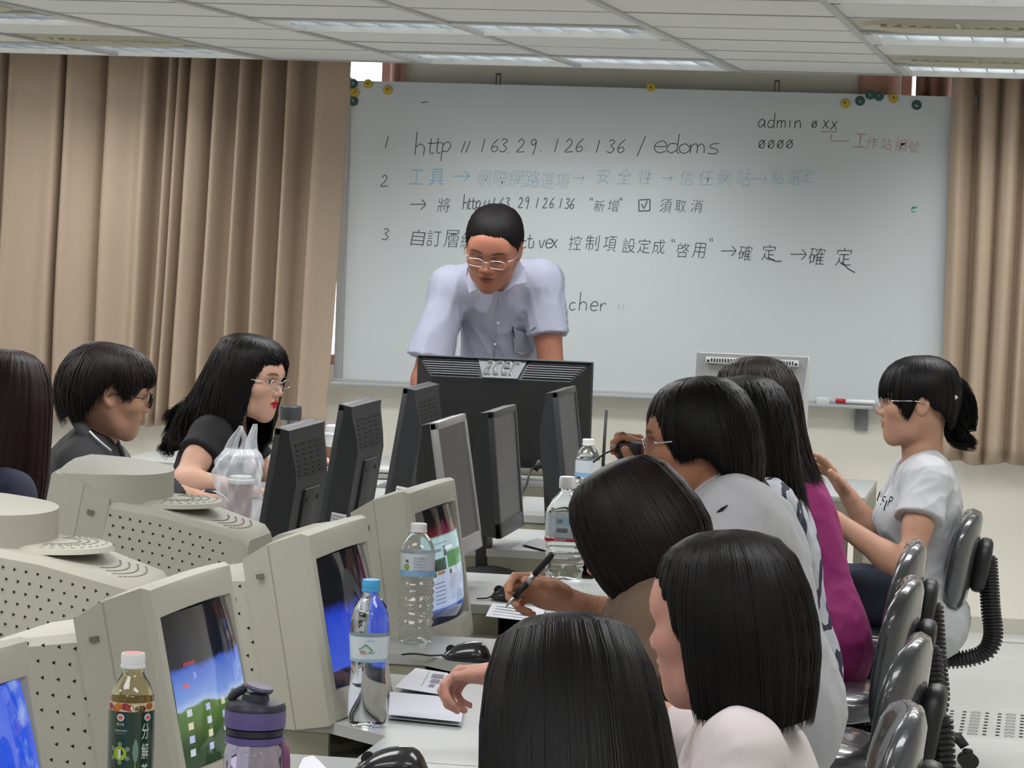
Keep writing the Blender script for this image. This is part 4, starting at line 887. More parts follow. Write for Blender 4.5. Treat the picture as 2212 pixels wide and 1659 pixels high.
# ------------------------------------------------------------------ hair
m_hair = mat('hair_black', '0c0a0a', .42, spec=.2); m_hair_b = mat('hair_dark_brown', '170f0e', .44, spec=.2); m_hair_t = mat('hair_cropped', '0c0a0a', .62, spec=.18); m_hair_r = mat('hair_reddish_brown', '221210', .44, spec=.2)
def hair(name, H, guides, m, parent, base, n=1500, wid=.0016, wave=(0, 1), jit=.010, seed=1, tipvar=.08, crown=(0, 0), nseg=9, shell=True):
    """guides: {phi degrees (0 front, 90 left, 180 back): [(out, up), ...]} control lines from the crown to the tips, out in ellipse units"""
    a, b = .098, .082; r = np.random.default_rng(seed); phis = sorted(guides); M = 40; G_ = []
    for ph in phis:
        g = np.array(guides[ph], float); t = np.linspace(0, 1, len(g)); T = np.linspace(0, 1, nseg+1); sp = np.array(spline([(x, y, 0) for x, y in g], 8)); tt = np.linspace(0, 1, len(sp)); G_.append(np.stack([np.interp(T, tt, sp[:, 0]), np.interp(T, tt, sp[:, 1])], 1))
    G_ = np.array(G_); ph_ = np.radians(np.array(phis, float))
    P3 = np.concatenate([ph_-2*PI, ph_, ph_+2*PI]); G3 = np.concatenate([G_]*3)
    def line(phi):                                            # (N,) -> (N, nseg+1, 2)
        phi = np.mod(phi, 2*PI); i = np.searchsorted(P3, phi)-1; t = (phi-P3[i])/(P3[i+1]-P3[i]); t = t*t*(3-2*t); return G3[i]*(1-t)[:, None, None]+G3[i+1]*t[:, None, None]
    def place(phi, g, off=0.):
        rr = g[..., 0]+off; cx, cy = crown; fade = np.clip(1-g[..., 0]*.0, 0, 1)
        k = np.clip(1-g[..., 0], 0, 1)
        f = a*rr*np.cos(phi)+cx*k-.012; l = b*rr*np.sin(phi)+cy*k; return H.c+H.s*(f[..., None]*H.f+l[..., None]*H.l+g[..., 1][..., None]*H.u)
    T = np.linspace(0, 1, nseg+1); VV, QQ = [], []; nb = 0
    if shell:
        M = 72; phi = np.linspace(0, 2*PI, M, endpoint=False); g = line(phi); V = place(phi[:, None], g, -.05); V = V.reshape(-1, 3); i = np.arange(M)[:, None]; j = np.arange(nseg)[None]; i2 = (i+1) % M; q = np.stack([i*(nseg+1)+j, i*(nseg+1)+j+1, i2*(nseg+1)+j+1, i2*(nseg+1)+j], -1).reshape(-1, 4); VV.append(V); QQ.append(q); nb = len(V)
    phi = r.uniform(0, 2*PI, n); g = line(phi).copy(); dep = r.uniform(-.035, .018, n)+.012*np.sin(phi*9+r.uniform(0, 6))+.008*np.sin(phi*31)
    tv = 1+r.uniform(-tipvar, tipvar*.6, n)
    # slide along the guide so that tips end unevenly
    TT = T[None]*tv[:, None]; ii = np.clip((TT*nseg).astype(int), 0, nseg-1); fr = TT*nseg-ii; g = np.take_along_axis(g, ii[..., None], 1)*(1-fr)[..., None]+np.take_along_axis(g, (ii+1)[..., None], 1)*fr[..., None]
    cl = np.floor(r.uniform(0, 60, n)); ph0 = cl*1.7
    wv = wave[0]*T[None]**1.2*np.sin(T[None]*wave[1]*2*PI+ph0[:, None]); wv2 = wave[0]*T[None]**1.2*np.cos(T[None]*wave[1]*2*PI+ph0[:, None])
    pj = phi[:, None]+jit*np.cumsum(r.normal(0, .35, (n, nseg+1)), 1)+wv*1.1
    Pn = place(pj, g, dep[:, None]+wv2*.9*(1)); 
    t = np.gradient(Pn, axis=1); t /= np.linalg.norm(t, axis=-1, keepdims=True)+1e-9
    out = Pn-(H.c-.02*H.s*H.f); out /= np.linalg.norm(out, axis=-1, keepdims=True); sd = np.cross(t, out); sd /= np.linalg.norm(sd, axis=-1, keepdims=True)+1e-9; up = np.cross(sd, t)
    w = wid*H.s*(np.clip(.5+T*3, 0, 1)*np.clip((1.02-T)*4, .12, 1))[None, :, None]*r.uniform(.6, 1.5, n)[:, None, None]
    ring = np.stack([Pn+sd*w, Pn+up*w*.45, Pn-sd*w], 2).reshape(-1, 3); i = np.arange(n)[:, None, None]; j = np.arange(nseg)[None, :, None]; k = np.arange(2)[None, None]; k2 = k+1; o = (nseg+1)*3
    q = np.stack([i*o+j*3+k, i*o+j*3+k2, i*o+(j+1)*3+k2, i*o+(j+1)*3+k], -1).reshape(-1, 4)+nb; VV.append(ring); QQ.append(q)
    return np_obj(name, np.concatenate(VV), np.concatenate(QQ), m, parent, base)
def lock(name, paths, m, parent, base, n=300, rad=.02, wid=.0016, seed=3, curl=(.0, 1.), nseg=20):
    """bunch of strands following a path: [(point, radius), ...]"""
    r = np.random.default_rng(seed); VV, QQ = [], []; nb = 0
    for path in paths:
        pts = np.array(spline([p for p, _ in path], 6)); rd = np.interp(np.linspace(0, len(path)-1, len(pts)), range(len(path)), [q for _, q in path]); T = np.linspace(0, 1, nseg+1); tt = np.linspace(0, 1, len(pts))
        C = np.stack([np.interp(T, tt, pts[:, k]) for k in range(3)], 1); R_ = np.interp(T, tt, rd); t = np.gradient(C, axis=0); t /= np.linalg.norm(t, axis=1, keepdims=True)+1e-9; ref = np.array([.3, .2, .93]); A = np.cross(t, ref); A /= np.linalg.norm(A, axis=1, keepdims=True)+1e-9; B = np.cross(t, A)
        th = r.uniform(0, 2*PI, n); q = np.sqrt(r.uniform(0, 1, n)); ph = np.floor(r.uniform(0, 7, n))*.9
        X = (q*np.cos(th))[:, None]*R_[None]+curl[0]*T[None]*np.sin(T[None]*curl[1]*2*PI+ph[:, None]); Y = (q*np.sin(th))[:, None]*R_[None]+curl[0]*T[None]*np.cos(T[None]*curl[1]*2*PI+ph[:, None])
        Pn = C[None]+X[..., None]*A[None]+Y[..., None]*B[None]+r.normal(0, .0006, (n, nseg+1, 3)); tl = r.uniform(.86, 1., n)
        Pn = Pn[:, :1]+(Pn-Pn[:, :1])*tl[:, None, None]; w = wid*np.clip((1.03-T)*4, .15, 1)[None, :, None]*r.uniform(.6, 1.5, n)[:, None, None]
        ring = np.stack([Pn+A[None]*w, Pn+B[None]*w, Pn-A[None]*w], 2).reshape(-1, 3); i = np.arange(n)[:, None, None]; j = np.arange(nseg)[None, :, None]; k = np.arange(3)[None, None]; k2 = (k+1) % 3; o = (nseg+1)*3
        QQ.append(np.stack([i*o+j*3+k, i*o+j*3+k2, i*o+(j+1)*3+k2, i*o+(j+1)*3+k], -1).reshape(-1, 4)+nb); VV.append(ring); nb += len(ring)
    return np_obj(name, np.concatenate(VV), np.concatenate(QQ), m, parent)
# ------------------------------------------------------------------ people
def skin_mat(nm='skin'): return mat(nm, 'c09880', .5, attr='tone', sss=.12, spec=.35, bump=.12, bscale=600)
def person(label, base, H, body, skin, lip, eyes='open', mouth=False, female=True, hs=.0028, bs=.011, hands=(), lipw=.021):
    """body(Fd) adds neck, trunk, arms and hands to the field that already holds the head"""
    base = (base[0], base[1], 0.); t = thing('person', base, label, 'person')
    Fd = Field(); head_field(Fd, H, female, mouth); body(Fd)
    fine = [(H.c-.155*H.s, H.c+.155*H.s, hs)]+[(np.array(c)-r, np.array(c)+r, .0042) for c, r in hands]
    def skip(V):
        m = np.zeros(len(V), bool)
        for a, b, _ in fine: m |= ((V > a+bs*1.2) & (V < b-bs*1.2)).all(1)
        return m
    parts_ = [Fd.mesh(bs, skip=skip)]
    for a, b, h in fine: parts_.append(Fd.mesh(h, a, b))
    VV, QQ, nb = [], [], 0
    for V, Q in parts_:
        if len(V) == 0: continue
        VV.append(V); QQ.append(Q+nb); nb += len(V)
    V = np.concatenate(VV); Q = np.concatenate(QQ); c = face_cols(V, H, skin, lip, eyes=eyes, lipw=lipw)
    np_obj('body', V, Q, skin_mat(), t, base, c); return t
def cloth(t, name, build, m, h=.008, rel=1):
    Fd = Field(); build(Fd); V, Q = Fd.mesh(h); V = relax(V, Q, rel) if rel else V; return np_obj(name, V, Q, m, t, t.location)
def glasses(t, H, m, lensm, w=.024, hh=.014, rim=.0012, half=False, fwd=.104, up=.0, temples=True):
    b = np.array(t.location); par = None
    for q in (-1, 1):
        pts = []
        for k in range(28):
            a = 2*PI*k/28; e = 3.2; c, s = math.cos(a), math.sin(a); g = (abs(c)**e+abs(s)**e)**(-1/e)
            l = q*(.033+w*c*g*q*1.0*q); u = up+hh*s*g; pts.append(H(fwd-.10*(abs(l)**2)*6-.0, l, u)-b)
        V, Fc = tube_geo(pts+[pts[0]], rim, 6, False); r_ = mesh_obj('rim', V, Fc, m, t, True)
        mesh_obj('lens', pts, [tuple(range(28))], lensm, t)
        if temples: tube('temple', [H(fwd-.024, q*.060, up+.004)-b, H(.055, q*.078, up+.004)-b, H(0, q*.082, up+.001)-b, H(-.022, q*.081, up-.018)-b], [.0016, .0016, .0015, .0014], m, t, 6, sp=3)
    tube('nose_bridge', [H(fwd-.001, -.010, up+.003)-b, H(fwd+.003, 0, up+.006)-b, H(fwd-.001, .010, up+.003)-b], .0012, m, t, 6, sp=3)
m_lens = mat('spectacle_lens', 'ffffff', .02, trans=1., ior=1.02, alpha=.25, spec=.6); m_wire = mat('wire_silver', 'c9ccd0', .2, metal=.9); m_blk = mat('frame_black', '0e0e10', .25)
# ------------------------------------------------------------------ the people
_Rh = _r; _Fh = _f0
def dc(r, d, u): return nrm(r*_Rh+d*_Fh+np.array([0, 0, u]))   # direction: right, away, up as the photographer sees it
def lerp(a, b, t): return np.array(a)*(1-t)+np.array(b)*t
def torso(Fd, N, Hp, f, SL, SR, o=0., g=1., fem=True, belly=0.):
    """trunk from neck base N to hip centre Hp facing f; o inflates it (cloth)"""
    T = Frame(lerp(N, Hp, .5), f, np.array(N)-np.array(Hp)); lat = nrm(np.array(SL)-np.array(SR)); up = nrm(np.array(N)-np.array(Hp)); ff = np.cross(lat, up); M = np.stack([ff, lat, up], 1); L = np.linalg.norm(np.array(N)-np.array(Hp)); sw = np.linalg.norm(np.array(SL)-np.array(SR))/2
    Fd.cone(SL, SR, .047*g+o, .047*g+o, .05)
    Fd.ell(lerp(N, Hp, .27)-ff*.01, (.098*g+o, sw*.86+o, L*.26+o), M, .06)
    Fd.ell(lerp(N, Hp, .60)+ff*.005, (.092*g+o+belly, sw*.70+o+belly, L*.30+o), T.M, .07)
    Fd.ell(lerp(N, Hp, .93), (.115*g+o, sw*.84+o, L*.24+o), T.M, .07)
    for S in (SL, SR): Fd.cone(np.array(N)+up*(.012 if o <= 0 else -.005), lerp(N, S, .8), (.028 if o <= 0 else .026)*g+o, .040*g+o, .05)
    if fem:
        for q in (-1, 1): Fd.ell(lerp(N, Hp, .36)+ff*.075+lat*q*.062, (.05+o, .055+o, .055+o), M, .03)
    return M
def arm(Fd, S, E_, W, g=1., o=0.):
    Fd.cone(S, lerp(S, E_, .5), .045*g+o, .043*g+o, .03); Fd.cone(lerp(S, E_, .5), E_, .043*g+o, .036*g+o, .02); Fd.cone(E_, lerp(E_, W, .3), .036*g+o, .040*g+o, .02); Fd.cone(lerp(E_, W, .3), W, .040*g+o, .0255*g+o, .02)
def capped(Fd, a, b, ra, rb, k=.02):
    a = np.array(a, float); b = np.array(b, float); d = b-a; L = np.linalg.norm(d); dn = (d/L).astype(np.float32)
    def fn(p):
        w = p-a.astype(np.float32); t = np.clip((w@dn)/L, 0, 1)[..., None]; e = w-t*(d.astype(np.float32)); c = np.sqrt((e*e).sum(-1))-(ra+(rb-ra)*t[..., 0]); return np.maximum(c, (w@dn)-L)
    R = max(ra, rb); Fd.add(fn, np.minimum(a, b)-R, np.maximum(a, b)+R, k)
def sleeve(Fd, S, E_, W, upto, g=1., o=.012, flare=.006):
    if upto <= 1: b = lerp(S, E_, upto); capped(Fd, S, b, .047*g+o, .047*g+o+flare, .03)
    else:
        Fd.cone(S, E_, .047*g+o, .041*g+o, .03); b = lerp(E_, W, upto-1); capped(Fd, E_, b, .042*g+o, .034*g+o+flare*.5, .02)
def legs(t, hip, f, m_tr, m_sh, hr=.15, knee=.46, spread=.10, zk=.50, floor_x=.02, toe=.24, drop=None):
    f = nrm([f[0], f[1], 0]); lat = np.array([-f[1], f[0], 0]); Fd = Field(); hip = np.array(hip)
    Fd.ell(hip+np.array([0, 0, -.02]), (hr, hr+.005, .10), None, .05)
    for q in (-1, 1):
        a = hip+lat*q*.085+np.array([0, 0, -.03]); k_ = hip+f*knee+lat*q*spread; k_[2] = zk; an = k_+f*floor_x; an[2] = .10
        Fd.cone(a, k_, .088, .064, .05); Fd.cone(k_, lerp(k_, an, .35), .062, .062, .03); capped(Fd, lerp(k_, an, .35), an, .062, .047, .03)
        shoes = Field(); h = an.copy(); h[2] = .045; shoes.cone(h-f*.03, h+f*.12-np.array([0, 0, .012]), .040, .034, .02); shoes.cone(h-f*.02+np.array([0, 0, .05]), h, .035, .04, .02); shoes.cut((0, 0, .003), (0, 0, -1)); V, Q = shoes.mesh(.011); np_obj('shoe', V, Q, m_sh, t, t.location)
    folds(Fd, .006, 14, 2.); V, Q = Fd.mesh(.016); np_obj('trousers', V, Q, m_tr, t, t.location)
m_den = mat('denim_navy', '232a3b', .8, bump=.2, bscale=900); m_trd = mat('trouser_dark', '24242a', .8); m_shoe = mat('shoe_black', '18181a', .5)
from mathutils.bvhtree import BVHTree
def surf(o, px, py, off=.002):
    """point on an object's surface along the line of sight"""
    dg = bpy.context.evaluated_depsgraph_get(); me = o.data; base = np.array(o.parent.location) if o.parent else np.zeros(3)
    if 'bvh' not in SURF or SURF['o'] is not o:
        SURF['bvh'] = BVHTree.FromPolygons([v.co.copy() for v in me.vertices], [tuple(p.vertices) for p in me.polygons]); SURF['o'] = o
    d = nrm(ray(px, py)); h, n, i, ds = SURF['bvh'].ray_cast(Vector(ORG-base), Vector(d))
    return (np.array(h)+np.array(n)*off) if h is not None else (P(px, py, 9.6)-base)
SURF = {}
def sym(g):
    g = dict(g)
    for k in list(g):
        if 0 < k < 180: g[360-k] = g[k]
    return g
BOB = sym({0: [(0, .126), (.42, .122), (.78, .10), (.95, .068), (1.0, .05)], 38: [(0, .126), (.42, .121), (.82, .098), (1.02, .055), (1.06, .0), (1.05, -.05)], 62: [(0, .126), (.42, .12), (.86, .096), (1.12, .04), (1.18, -.03), (1.10, -.10)], 100: [(0, .126), (.42, .12), (.88, .095), (1.2, .03), (1.26, -.05), (1.12, -.125)], 180: [(0, .126), (.42, .121), (.86, .098), (1.14, .04), (1.18, -.04), (.98, -.125)]})
# ---- F: woman in the white t-shirt, far right
def person_F():
    P = lambda x, y, d: globals()['P'](x, y, d*1.09)
    H = Frame(P(1983, 866, 7.9), dc(-1, .06, -.06), dc(.06, .02, 1), 1.065)
    N = P(1992, 985, 7.93); Hp = P(1985, 1335, 7.93); SL = P(2003, 1040, 7.78); SR = P(1975, 1032, 8.10)
    EL = P(1962, 1235, 7.68); WL = P(1800, 1120, 7.72); ER = P(1893, 1165, 8.15); WR = P(1832, 1070, 8.12)
    def body(Fd):
        Fd.cone(H(-.022, 0, -.06), N+np.array([0, 0, .02]), .051, .056, .03); torso(Fd, N, Hp, dc(-1, 0, 0), SL, SR, -.004, .98)
        arm(Fd, SL, EL, WL, .98); arm(Fd, SR, ER, WR, .98)
        hand_field(Fd, WR, dc(-.62, .1, .78), dc(-.75, -.25, -.45), [[.15, .3, .2], [.3, .5, .3], [.45, .6, .4], [.5, .6, .4]], TH, 1.03, side=-1, spread=.2)
        hand_field(Fd, WL, dc(-.95, .05, .15), dc(-.1, .2, -1), RELAX, TH, 1.03, side=1)
    t = person('person with a ponytail in a white t-shirt and jeans, one hand raised, far right', (Hp[0], Hp[1]), H, body, 'ad856f', '93584f', eyes='open', hands=((WR+dc(-.6, 0, .7)*.09, .13), (WL+dc(-1, 0, .1)*.08, .12)), bs=.009)
    mt = mat('tshirt_white', 'b4b7bb', .85, bump=.15, bscale=800)
    def b(Fd):
        torso(Fd, N, Hp+np.array([0, 0, -.03]), dc(-1, 0, 0), SL, SR, .011, .98); 
        Fd.ell(P(1985, 1340, 7.93), (.138, .17, .11), None, .06)
        sleeve(Fd, SL, EL, WL, .42, 1.02, .014, .010); sleeve(Fd, SR, ER, WR, .42, 1.02, .014, .008); folds(Fd, .006, 26, 1.3, (.2, 0, 1)); folds(Fd, .004, 48, .4, (1, .3, .4))
        Fd.cone(N+np.array([.03, 0, .09]), N+dc(-.75, 0, -.55)*.12, .070, .052, .01, 's')
    sh = cloth(t, 'tshirt', b, mt, .005)
    legs(t, (Hp[0]-.05, Hp[1], .50), (-1, 0, 0), m_den, m_shoe, hr=.10)
    # print on the chest
    for i, (ch, px, py) in enumerate((('I', 1897, 1072), ('S', 1903, 1085), ('I', 1910, 1094), ('P', 1917, 1086))):
        q = surf(sh, px+4, py, .007); mm = mat('tee_print', '1c1f2a', .8)
        text_mesh('shirt_print', ch, mm, sh, fit=(.012 if ch != 'I' else .004, .030), xf=lambda p, q=q: tuple(np.array(q)+_Rh*p[0]*.9+dc(.25, -.12, 1)*p[1]-dc(.25, -.12, 1)*.015-_Fh*.002))
    g = sym({0: [(0, .124), (.4, .121), (.84, .102), (1.12, .068), (1.21, .030), (1.2, .006)], 30: [(0, .124), (.4, .121), (.84, .102), (1.12, .062), (1.19, .03), (1.18, .012)], 62: [(0, .124), (.42, .12), (.84, .096), (1.03, .05), (1.05, .0), (1.03, -.045)], 85: [(0, .124), (.42, .12), (.86, .094), (1.05, .05), (1.06, .03), (1.03, .014)], 110: [(0, .124), (.42, .12), (.88, .093), (1.08, .04), (1.08, -.0), (1.0, -.025)], 150: [(0, .124), (.42, .12), (.88, .093), (1.10, .035), (1.05, -.03), (.88, -.075)], 180: [(0, .124), (.42, .12), (.88, .093), (1.10, .035), (1.03, -.03), (.86, -.08)]})
    hair('hair', H, g, m_hair, t, t.location, n=2600, wid=.0015, seed=11)
    b0 = np.array(t.location)
    lock('ponytail', [[(P(2038, 838, 7.92)-b0, .030), (P(2066, 832, 7.92)-b0, .026), (P(2088, 875, 7.92)-b0, .034), (P(2084, 925, 7.92)-b0, .032), (P(2072, 952, 7.92)-b0, .018), (P(2112, 966, 7.92)-b0, .006)]], m_hair, t, t.location, 420, curl=(.012, 1.2))
    lock('ponytail_wisp', [[(P(2060, 900, 7.92)-b0, .016), (P(2048, 935, 7.92)-b0, .012), (P(2062, 962, 7.92)-b0, .008), (P(2085, 968, 7.92)-b0, .003)]], m_hair, t, t.location, 60, curl=(.006, 1.2))
    o = tube('hair_clip', [P(2060, 855, 7.84)-b0, P(2066, 862, 7.84)-b0], .007, mat('clip_pearl', 'aab0b4', .3), t)
    glasses(t, H, m_wire, m_lens, rim=.0008)
person_F()
# ---- T: the teacher
def person_T():
    H = Frame(P(1066, 533, 9.52), dc(-.20, -1, -.50), dc(.03, -.45, 1), 1.08)
    N = P(1082, 590, 9.78); Hp = P(1075, 835, 10.05); SL = P(1172, 610, 9.80); SR = P(972, 624, 9.80)
    EL = P(1192, 800, 9.76); WL = P(1212, 955, 9.70); ER = P(915, 822, 9.74); WR = P(935, 965, 9.68)
    def body(Fd):
        Fd.cone(H(-.03, 0, -.06), N, .060, .064, .04); torso(Fd, N, Hp, dc(0, -1, -.2), SL, SR, -.004, 1.08, False)
        arm(Fd, SL, EL, WL, 1.12); arm(Fd, SR, ER, WR, 1.12)
        for W, sd in ((WL, 1), (WR, -1)): hand_field(Fd, W, dc(0, -.8, -.35), dc(0, 0, -1), [[.1, .1, .1]]*4, TH, 1.05, side=sd)
    t = person('teacher with short black hair, glasses and striped grey shirt leaning over the desk', (Hp[0], Hp[1]), H, body, '9a6753', '7a443c', eyes='down', female=False, hs=.0022, lipw=.024, hands=((WL, .1),))
    m = mat('shirt_striped', 'a3a6b8', .8); nt = m.node_tree
    tc = nt.nodes.new('ShaderNodeTexCoord'); wv = nt.nodes.new('ShaderNodeTexWave'); wv.bands_direction = 'X'; wv.inputs['Scale'].default_value = 75; wv.inputs['Distortion'].default_value = .6; wv.inputs['Detail'].default_value = 1
    nt.links.new(tc.outputs['Object'], wv.inputs['Vector']); rp = nt.nodes.new('ShaderNodeValToRGB'); rp.color_ramp.elements[0].color = (*lin('878ca4'), 1); rp.color_ramp.elements[1].color = (*lin('b4b7c6'), 1); nt.links.new(wv.outputs[0], rp.inputs[0]); nt.links.new(rp.outputs[0], nt.nodes['Principled BSDF'].inputs['Base Color'])
    def b(Fd):
        torso(Fd, N, Hp, dc(0, -1, -.2), SL, SR, .014, 1.08, False, .012); sleeve(Fd, SL, EL, WL, .60, 1.10, .012, .008); sleeve(Fd, SR, ER, WR, .78, 1.10, .013, .016)
        folds(Fd, .008, 18, .7, (.25, 0, 1)); folds(Fd, .005, 40, 2.2, (-.3, .2, 1)); Fd.cone(N+np.array([0, 0, .12]), N+dc(-.03, -.9, -.35)*.085, .070, .030, .008, 's')
    sh = cloth(t, 'shirt', b, m, .005)
    legs_t(t, Hp)
    g = sym({0: [(0, .122), (.42, .118), (.74, .101), (.90, .084), (.945, .076)], 38: [(0, .122), (.42, .117), (.78, .098), (.95, .072), (.99, .060)], 55: [(0, .122), (.42, .117), (.84, .092), (1.0, .056), (1.0, .044), (1.0, .034)], 70: [(0, .122), (.42, .117), (.86, .09), (1.01, .045), (1.0, .02), (.97, .0)], 86: [(0, .122), (.42, .117), (.88, .088), (1.02, .04), (1.01, .034), (1.0, .03)], 100: [(0, .122), (.42, .117), (.88, .088), (1.03, .04), (1.02, .034), (1.0, .03)], 130: [(0, .122), (.42, .117), (.88, .088), (1.08, .03), (1.03, -.03), (.93, -.055)], 180: [(0, .122), (.42, .117), (.88, .088), (1.09, .03), (1.02, -.04), (.86, -.08)]})
    hair('hair', H, g, m_hair_t, t, t.location, n=4200, wid=.0012, jit=.07, seed=5, tipvar=.16)
    glasses(t, H, m_wire, m_lens, w=.0245, hh=.0125, fwd=.106, up=-.004, rim=.0014)
    b0 = np.array(t.location)
    def flap(name, pts, mm, off=.004):
        V = [surf(sh, x, y, off) for x, y in pts]; o = mesh_obj(name, V, [tuple(range(len(V)))], mm, t); md = o.modifiers.new('t', 'SOLIDIFY'); md.thickness = .003; return o
    dN = 9.60
    for nm, pts in (('collar', [(1009, 578, 9.60), (1006, 600, 9.59), (1013, 633, 9.565), (1040, 621, 9.545), (1050, 630, 9.54), (1040, 600, 9.57), (1022, 568, 9.62)]), ('collar', [(1120, 566, 9.62), (1133, 580, 9.61), (1137, 612, 9.575), (1112, 617, 9.55), (1086, 634, 9.54), (1098, 606, 9.57), (1110, 578, 9.61)])):
        V = [P(*p)-b0 for p in pts]; o = mesh_obj(nm, V, [tuple(range(len(V)))], m, t); md = o.modifiers.new('t', 'SOLIDIFY'); md.thickness = .004
    V, Fc = tube_geo([surf(sh, x, y, .0015) for x, y in ((1078, 645), (1074, 665), (1070, 690), (1069, 720), (1067, 750), (1066, 775))], .0022, 6); mesh_obj('placket_seam', V, Fc, m, t, True)
    for x, y in ((1075, 697), (1071, 742)):
        q = surf(sh, x, y, .003); bm = bmesh.new(); vs_ = bmesh.ops.create_cone(bm, cap_ends=True, segments=14, radius1=.0052, radius2=.0045, depth=.003)['verts']; bmesh.ops.rotate(bm, verts=vs_, matrix=Matrix.Rotation(PI/2, 3, 'X')); bmesh.ops.translate(bm, verts=vs_, vec=q); bm_obj('button', bm, mat('button_pearl', 'd0d2dc', .3), t, 'auto')
    flap('breast_pocket', [(1106, 706), (1120, 714), (1135, 716), (1148, 712), (1158, 704), (1157, 740), (1148, 760), (1124, 764), (1110, 758)], m, .005)
    tube('pen_clip', [surf(sh, 1106, 704, .008), surf(sh, 1109, 728, .009)], .0022, m_blk, t)
def legs_t(t, Hp):
    Fd = Field(); hp = np.array(Hp); Fd.ell(hp+np.array([0, 0, -.03]), (.17, .14, .12), None, .05); s = Field()
    for q in (-1, 1):
        a = hp+_Rh*q*.09+np.array([0, 0, -.05]); k_ = a+np.array([0, .02, 0]); k_[2] = .50; an = k_.copy(); an[2] = .08; an[1] += .02
        Fd.cone(a, k_, .095, .068, .05); capped(Fd, k_, an, .068, .052, .03); s = Field(); h = an.copy(); h[2] = .045; s.cone(h+_Fh*.03, h-_Fh*.14-np.array([0, 0, .012]), .042, .036, .02); s.cone(h+np.array([0, 0, .05]), h, .038, .04, .02); s.cut((0, 0, .003), (0, 0, -1)); V, Q = s.mesh(.011); np_obj('shoe', V, Q, m_shoe, t, t.location)
    V, Q = Fd.mesh(.016); np_obj('trousers', V, Q, m_trd, t, t.location)
person_T()
# ---- generic sitter
def sitter(label, H, N, Hp, fb, SL, SR, arms, skin, lip, top, top_mat, fem=True, eyes='open', g=.92, sl=.45, hands=(), trm=None, neck=.05, cut=.07, foldamp=.006, mouth=False, o=.012, back=None, hs=.0048, legf=None, knee=.44, lipw=.021):
    (EL, WL), (ER, WR) = arms[:2]
    def body(Fd):
        Fd.cone(H(-.024, 0, -.06), np.array(N)+np.array([0, 0, .02]), neck*.94, neck, .03); torso(Fd, N, Hp, fb, SL, SR, -.004, g, fem); arm(Fd, SL, EL, WL, g); arm(Fd, SR, ER, WR, g)
        for a in hands: hand_field(Fd, *a[:5], **a[5])
    mk = lambda: person(label, (Hp[0], Hp[1]), H, body, skin, lip, eyes=eyes, mouth=mouth, female=fem, hs=hs, lipw=lipw, hands=[(np.array(a[0])+nrm(a[1])*.08, .125) for a in hands])
    given = [np.array(a[0]) for a in hands]; hands = list(hands)
    for E_, W, sd in ((EL, WL, 1), (ER, WR, -1)):
        if not any(np.linalg.norm(np.array(W)-q) < .03 for q in given): d_ = nrm(np.array(W)-np.array(E_)); d_ = nrm(np.array([d_[0], d_[1], -.08])+.3*np.array([fb[0], fb[1], 0])); hands.append((W, d_, DN, RELAX, TH, dict(side=sd, s=.92)))
    t = mk()
    def b(Fd):
        torso(Fd, N, Hp, fb, SL, SR, o, g, fem); sleeve(Fd, SL, EL, WL, sl, g, o+.002, .008); sleeve(Fd, SR, ER, WR, sl, g, o+.002, .008)
        if back: back(Fd)
        folds(Fd, foldamp, 20, 1.1, (.2, .1, 1)); folds(Fd, foldamp*.6, 44, .3, (1, .3, .5)); Fd.cone(np.array(N)+np.array([0, 0, .10])-nrm(fb)*.01, np.array(N)+nrm(np.array(fb)+np.array([0, 0, -.5]))*.06, cut, cut*.7, .01, 's')
    c = cloth(t, top, b, top_mat, .008)
    legs(t, (Hp[0]+nrm(fb)[0]*.04, Hp[1], .53), legf if legf is not None else (fb[0], fb[1], 0), trm or m_trd, m_shoe, knee=knee, hr=.11)
    return t, c
flat_hand = [[.25, .3, .2], [.2, .3, .2], [.2, .3, .2], [.25, .3, .2]]; fist = [[.9, 1.2, .8], [1.2, 1.4, .9], [1.3, 1.4, .9], [1.3, 1.4, .9]]
DN = np.array([0, 0, -1.])
# ---- E: magenta shirt
W_ = P(1560, 1075, 7.5)
H = Frame(P(1622, 880, 7.35), dc(-.9, .42, -.12), dc(.10, 0, 1), 1.0)
N = P(1640, 985, 7.4); Hp = P(1770, 1420, 7.3); SL = P(1650, 1035, 7.2); SR = P(1630, 1030, 7.55)
t, c = sitter('person in a magenta shirt with shoulder length wavy dark hair, back turned', H, N, Hp, dc(-1, .1, .1), SL, SR, ((P(1640, 1200, 7.1), P(1540, 1185, 7.2)), (P(1600, 1180, 7.65), P(1500, 1150, 7.6))), 'b08870', '8a5048', 'shirt', mat('magenta_cloth', '7d1659', .8, bump=.15, bscale=700), sl=.9, o=.02, back=lambda F_: (F_.cone(P(1690, 1120, 7.35), P(1760, 1400, 7.32), .10, .115, .08), F_.ell(P(1765, 1405, 7.32), (.115, .15, .11), None, .05)), legf=(-1, 0, 0))
gE = sym({0: [(0, .126), (.42, .122), (.8, .10), (1.0, .05), (1.03, .02)], 40: [(0, .126), (.42, .121), (.84, .098), (1.05, .04), (1.12, -.06), (1.2, -.15)], 100: [(0, .126), (.42, .12), (.88, .095), (1.16, .02), (1.22, -.10), (1.5, -.20)], 180: [(0, .126), (.42, .121), (.88, .098), (1.16, .03), (1.28, -.10), (1.62, -.19)]})
hair('hair', H, gE, m_hair_b, t, t.location, n=1900, wid=.0018, wave=(.035, 1.6), seed=21, jit=.012)
